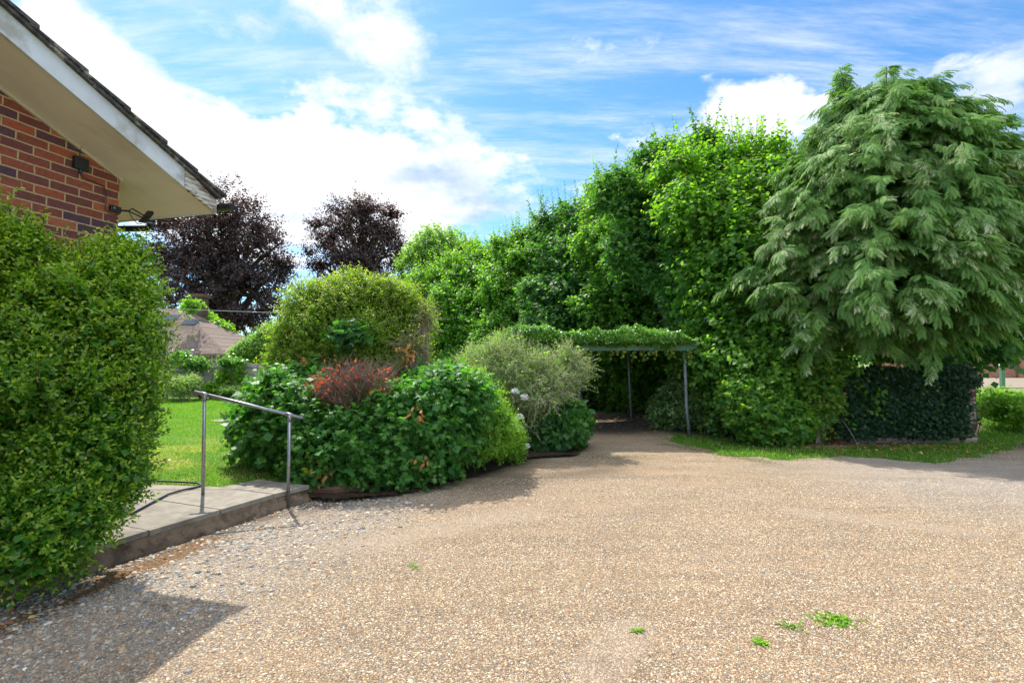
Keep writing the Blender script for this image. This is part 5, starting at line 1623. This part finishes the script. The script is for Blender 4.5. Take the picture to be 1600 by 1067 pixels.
shrub('bramble_bush', 'bright green bramble right of the bare wall end', 'shrub', [W(1572, 638, 11.2, 42, 22, .8), W(1620, 644, 11.2, 40, 22, .8), W(1548, 630, 11.8, 24, 20, .6), W(1610, 630, 12.4, 50, 16, .8)],
      'bramble', T_OVAL, 2100, .28, 8, .07, amp=.22, freq=1.5, depth=.4, seed=99, tipyoung=.5, topyoung=.3, twigshow=.3)
hs = empty('pale_house', (at(1620, 540, 75)[0], 80, 0), 'pale rendered house with white window far behind the brick wall', 'house')
b = MB(); hx0 = at(1586, 530, 75)[0]; b.box((hx0, 75, 0), (hx0 + 12, 84, at(0, 505, 75)[2])); b.build('wall', M['cream'], hs, ws=True)
b = MB(); zz = at(0, 505, 75)[2]; b.prism([(75 - .5, zz), (84.5, zz), (79.5, zz + 3.5)], 0, hx0 - .4, hx0 + 12.4); b.build('roof', M['tile'], hs, ws=True)
b = MB(); b.box((hx0 + .5, 74.9, at(0, 521, 75)[2]), (hx0 + 2.3, 74.98, at(0, 510, 75)[2])); wn = b.build('window', M['glass'], hs, ws=True)
b = MB(); b.box((hx0 + .35, 74.84, at(0, 522.5, 75)[2]), (hx0 + 2.45, 74.89, at(0, 521, 75)[2])); b.box((hx0 + .35, 74.84, at(0, 510, 75)[2]), (hx0 + 2.45, 74.89, at(0, 508.5, 75)[2])); b.box((hx0+1.35, 74.84, at(0, 520.9, 75)[2]), (hx0+1.45, 74.89, at(0, 510.1, 75)[2])); b.build('window_frame', M['white'], hs, ws=True)

# hidden horizon: a far belt of woodland beyond everything
def belt():
    n = 9000
    x = rng.uniform(-190, 190, n); y = 120 + 12 * rng.random(n) + np.abs(x) * .15
    h = 5.5 + 4.0 * fbm(np.stack([x * .08, x * 0, x * 0], -1), 5)
    z = rng.random(n) ** .7 * h
    P = np.stack([x, y, z], -1)
    V, Fc, r, t, _ = shoots(P, nrmz(rng.normal(size=P.shape)), 1.6, 5, T_RDIA, .95, .4, .6, .2, tipyoung=.2)
    V2, F2 = V, Fc
    o = mesh_np('woodland', V, [Fc], M['far'], {'rnd': r, 'tone': t}); tag(o, 'distant belt of green woodland behind the gardens', 'woodland', kind='stuff')
belt()

# ------------------------------------------------------------------ small things on the ground
def weed(name, x, y, n, rr, label, m='blade', L=.035):
    c = gnd(x, y)
    P = c + rng.normal(size=(n, 3)) * [rr, rr * .7, 0] + [0, 0, .004]
    D = nrmz(rng.normal(size=(n, 3)) * [1, 1, .2] + UP * .25)
    V, Fc = place(T_SLIM, P, D, nrmz(UP + rng.normal(size=(n, 3)) * .3), rng.uniform(.5, 1.3, n) * L)
    nf = len(T_SLIM[1])
    o = mesh_np(name, V, [Fc], M[m], {'rnd': np.repeat(rng.random(n), nf), 'tone': np.zeros(len(Fc))})
    return tag(o, label, 'weed', 'weeds sprouting in the gravel')
weed('weed', 1305, 970, 150, .06, 'largest green weed tuft in the gravel, lower right', 'lime')
weed('weed', 1237, 980, 34, .03, 'small weed left of the largest tuft in the gravel', 'blade')
weed('weed', 1189, 1005, 40, .018, 'small round weed sprig nearer than the largest tuft', 'lime')
weed('weed', 648, 885, 14, .03, 'weed tuft in open gravel in front of the leafy bush', 'lime')
weed('weed', 995, 985, 24, .015, 'tiny weed sprig beside the sandy patch', 'lime')
def litter(name, pts, n, rr, m, L, label, z=0.0):
    P = []
    for (x, y) in pts:
        c = gnd(x, y)
        q = c + rng.normal(size=(n, 3)) * [rr, rr * .8, 0]
        P.append(q)
    P = np.concatenate(P); P[:, 2] = gz(P[:, 0], P[:, 1]) + .006 + z + .01 * rng.random(len(P))
    k_ = len(P)
    V, Fc = place(T_OVAL, P, nrmz(rng.normal(size=(k_, 3)) * [1, 1, .25]), nrmz(UP + rng.normal(size=(k_, 3)) * .35), rng.uniform(.6, 1.3, k_) * L)
    nf = len(T_OVAL[1])
    o = mesh_np(name, V, [Fc], M[m], {'rnd': np.repeat(rng.random(k_), nf), 'tone': np.repeat((rng.random(k_) < .3) * .8, nf)})
    return tag(o, label, 'leaf litter', kind='stuff')
litter('leaf_litter', ((1000, 655), (1030, 640), (960, 665), (1060, 665), (930, 655), (1010, 675), (900, 660)), 60, .55, 'deadleaf', .085, 'fallen yellow leaves on the ground under the carport')
litter('dry_leaves', ((1200, 697), (1260, 700), (1320, 700), (1380, 702), (1440, 700), (1490, 702)), 70, .40, 'deadleaf', .06, 'dry brown leaves along the foot of ivy wall', z=.03)
litter('edge_leaves', ((60, 940), (140, 905), (10, 975), (490, 778), (440, 800), (560, 778), (300, 842), (700, 757), (620, 772)), 14, .16, 'deadleaf', .035, 'few dead leaves along the path and bed edge')
bpy.context.view_layer.update()
print('faces', sum(len(o.data.polygons) for o in S.objects if o.type == 'MESH'))
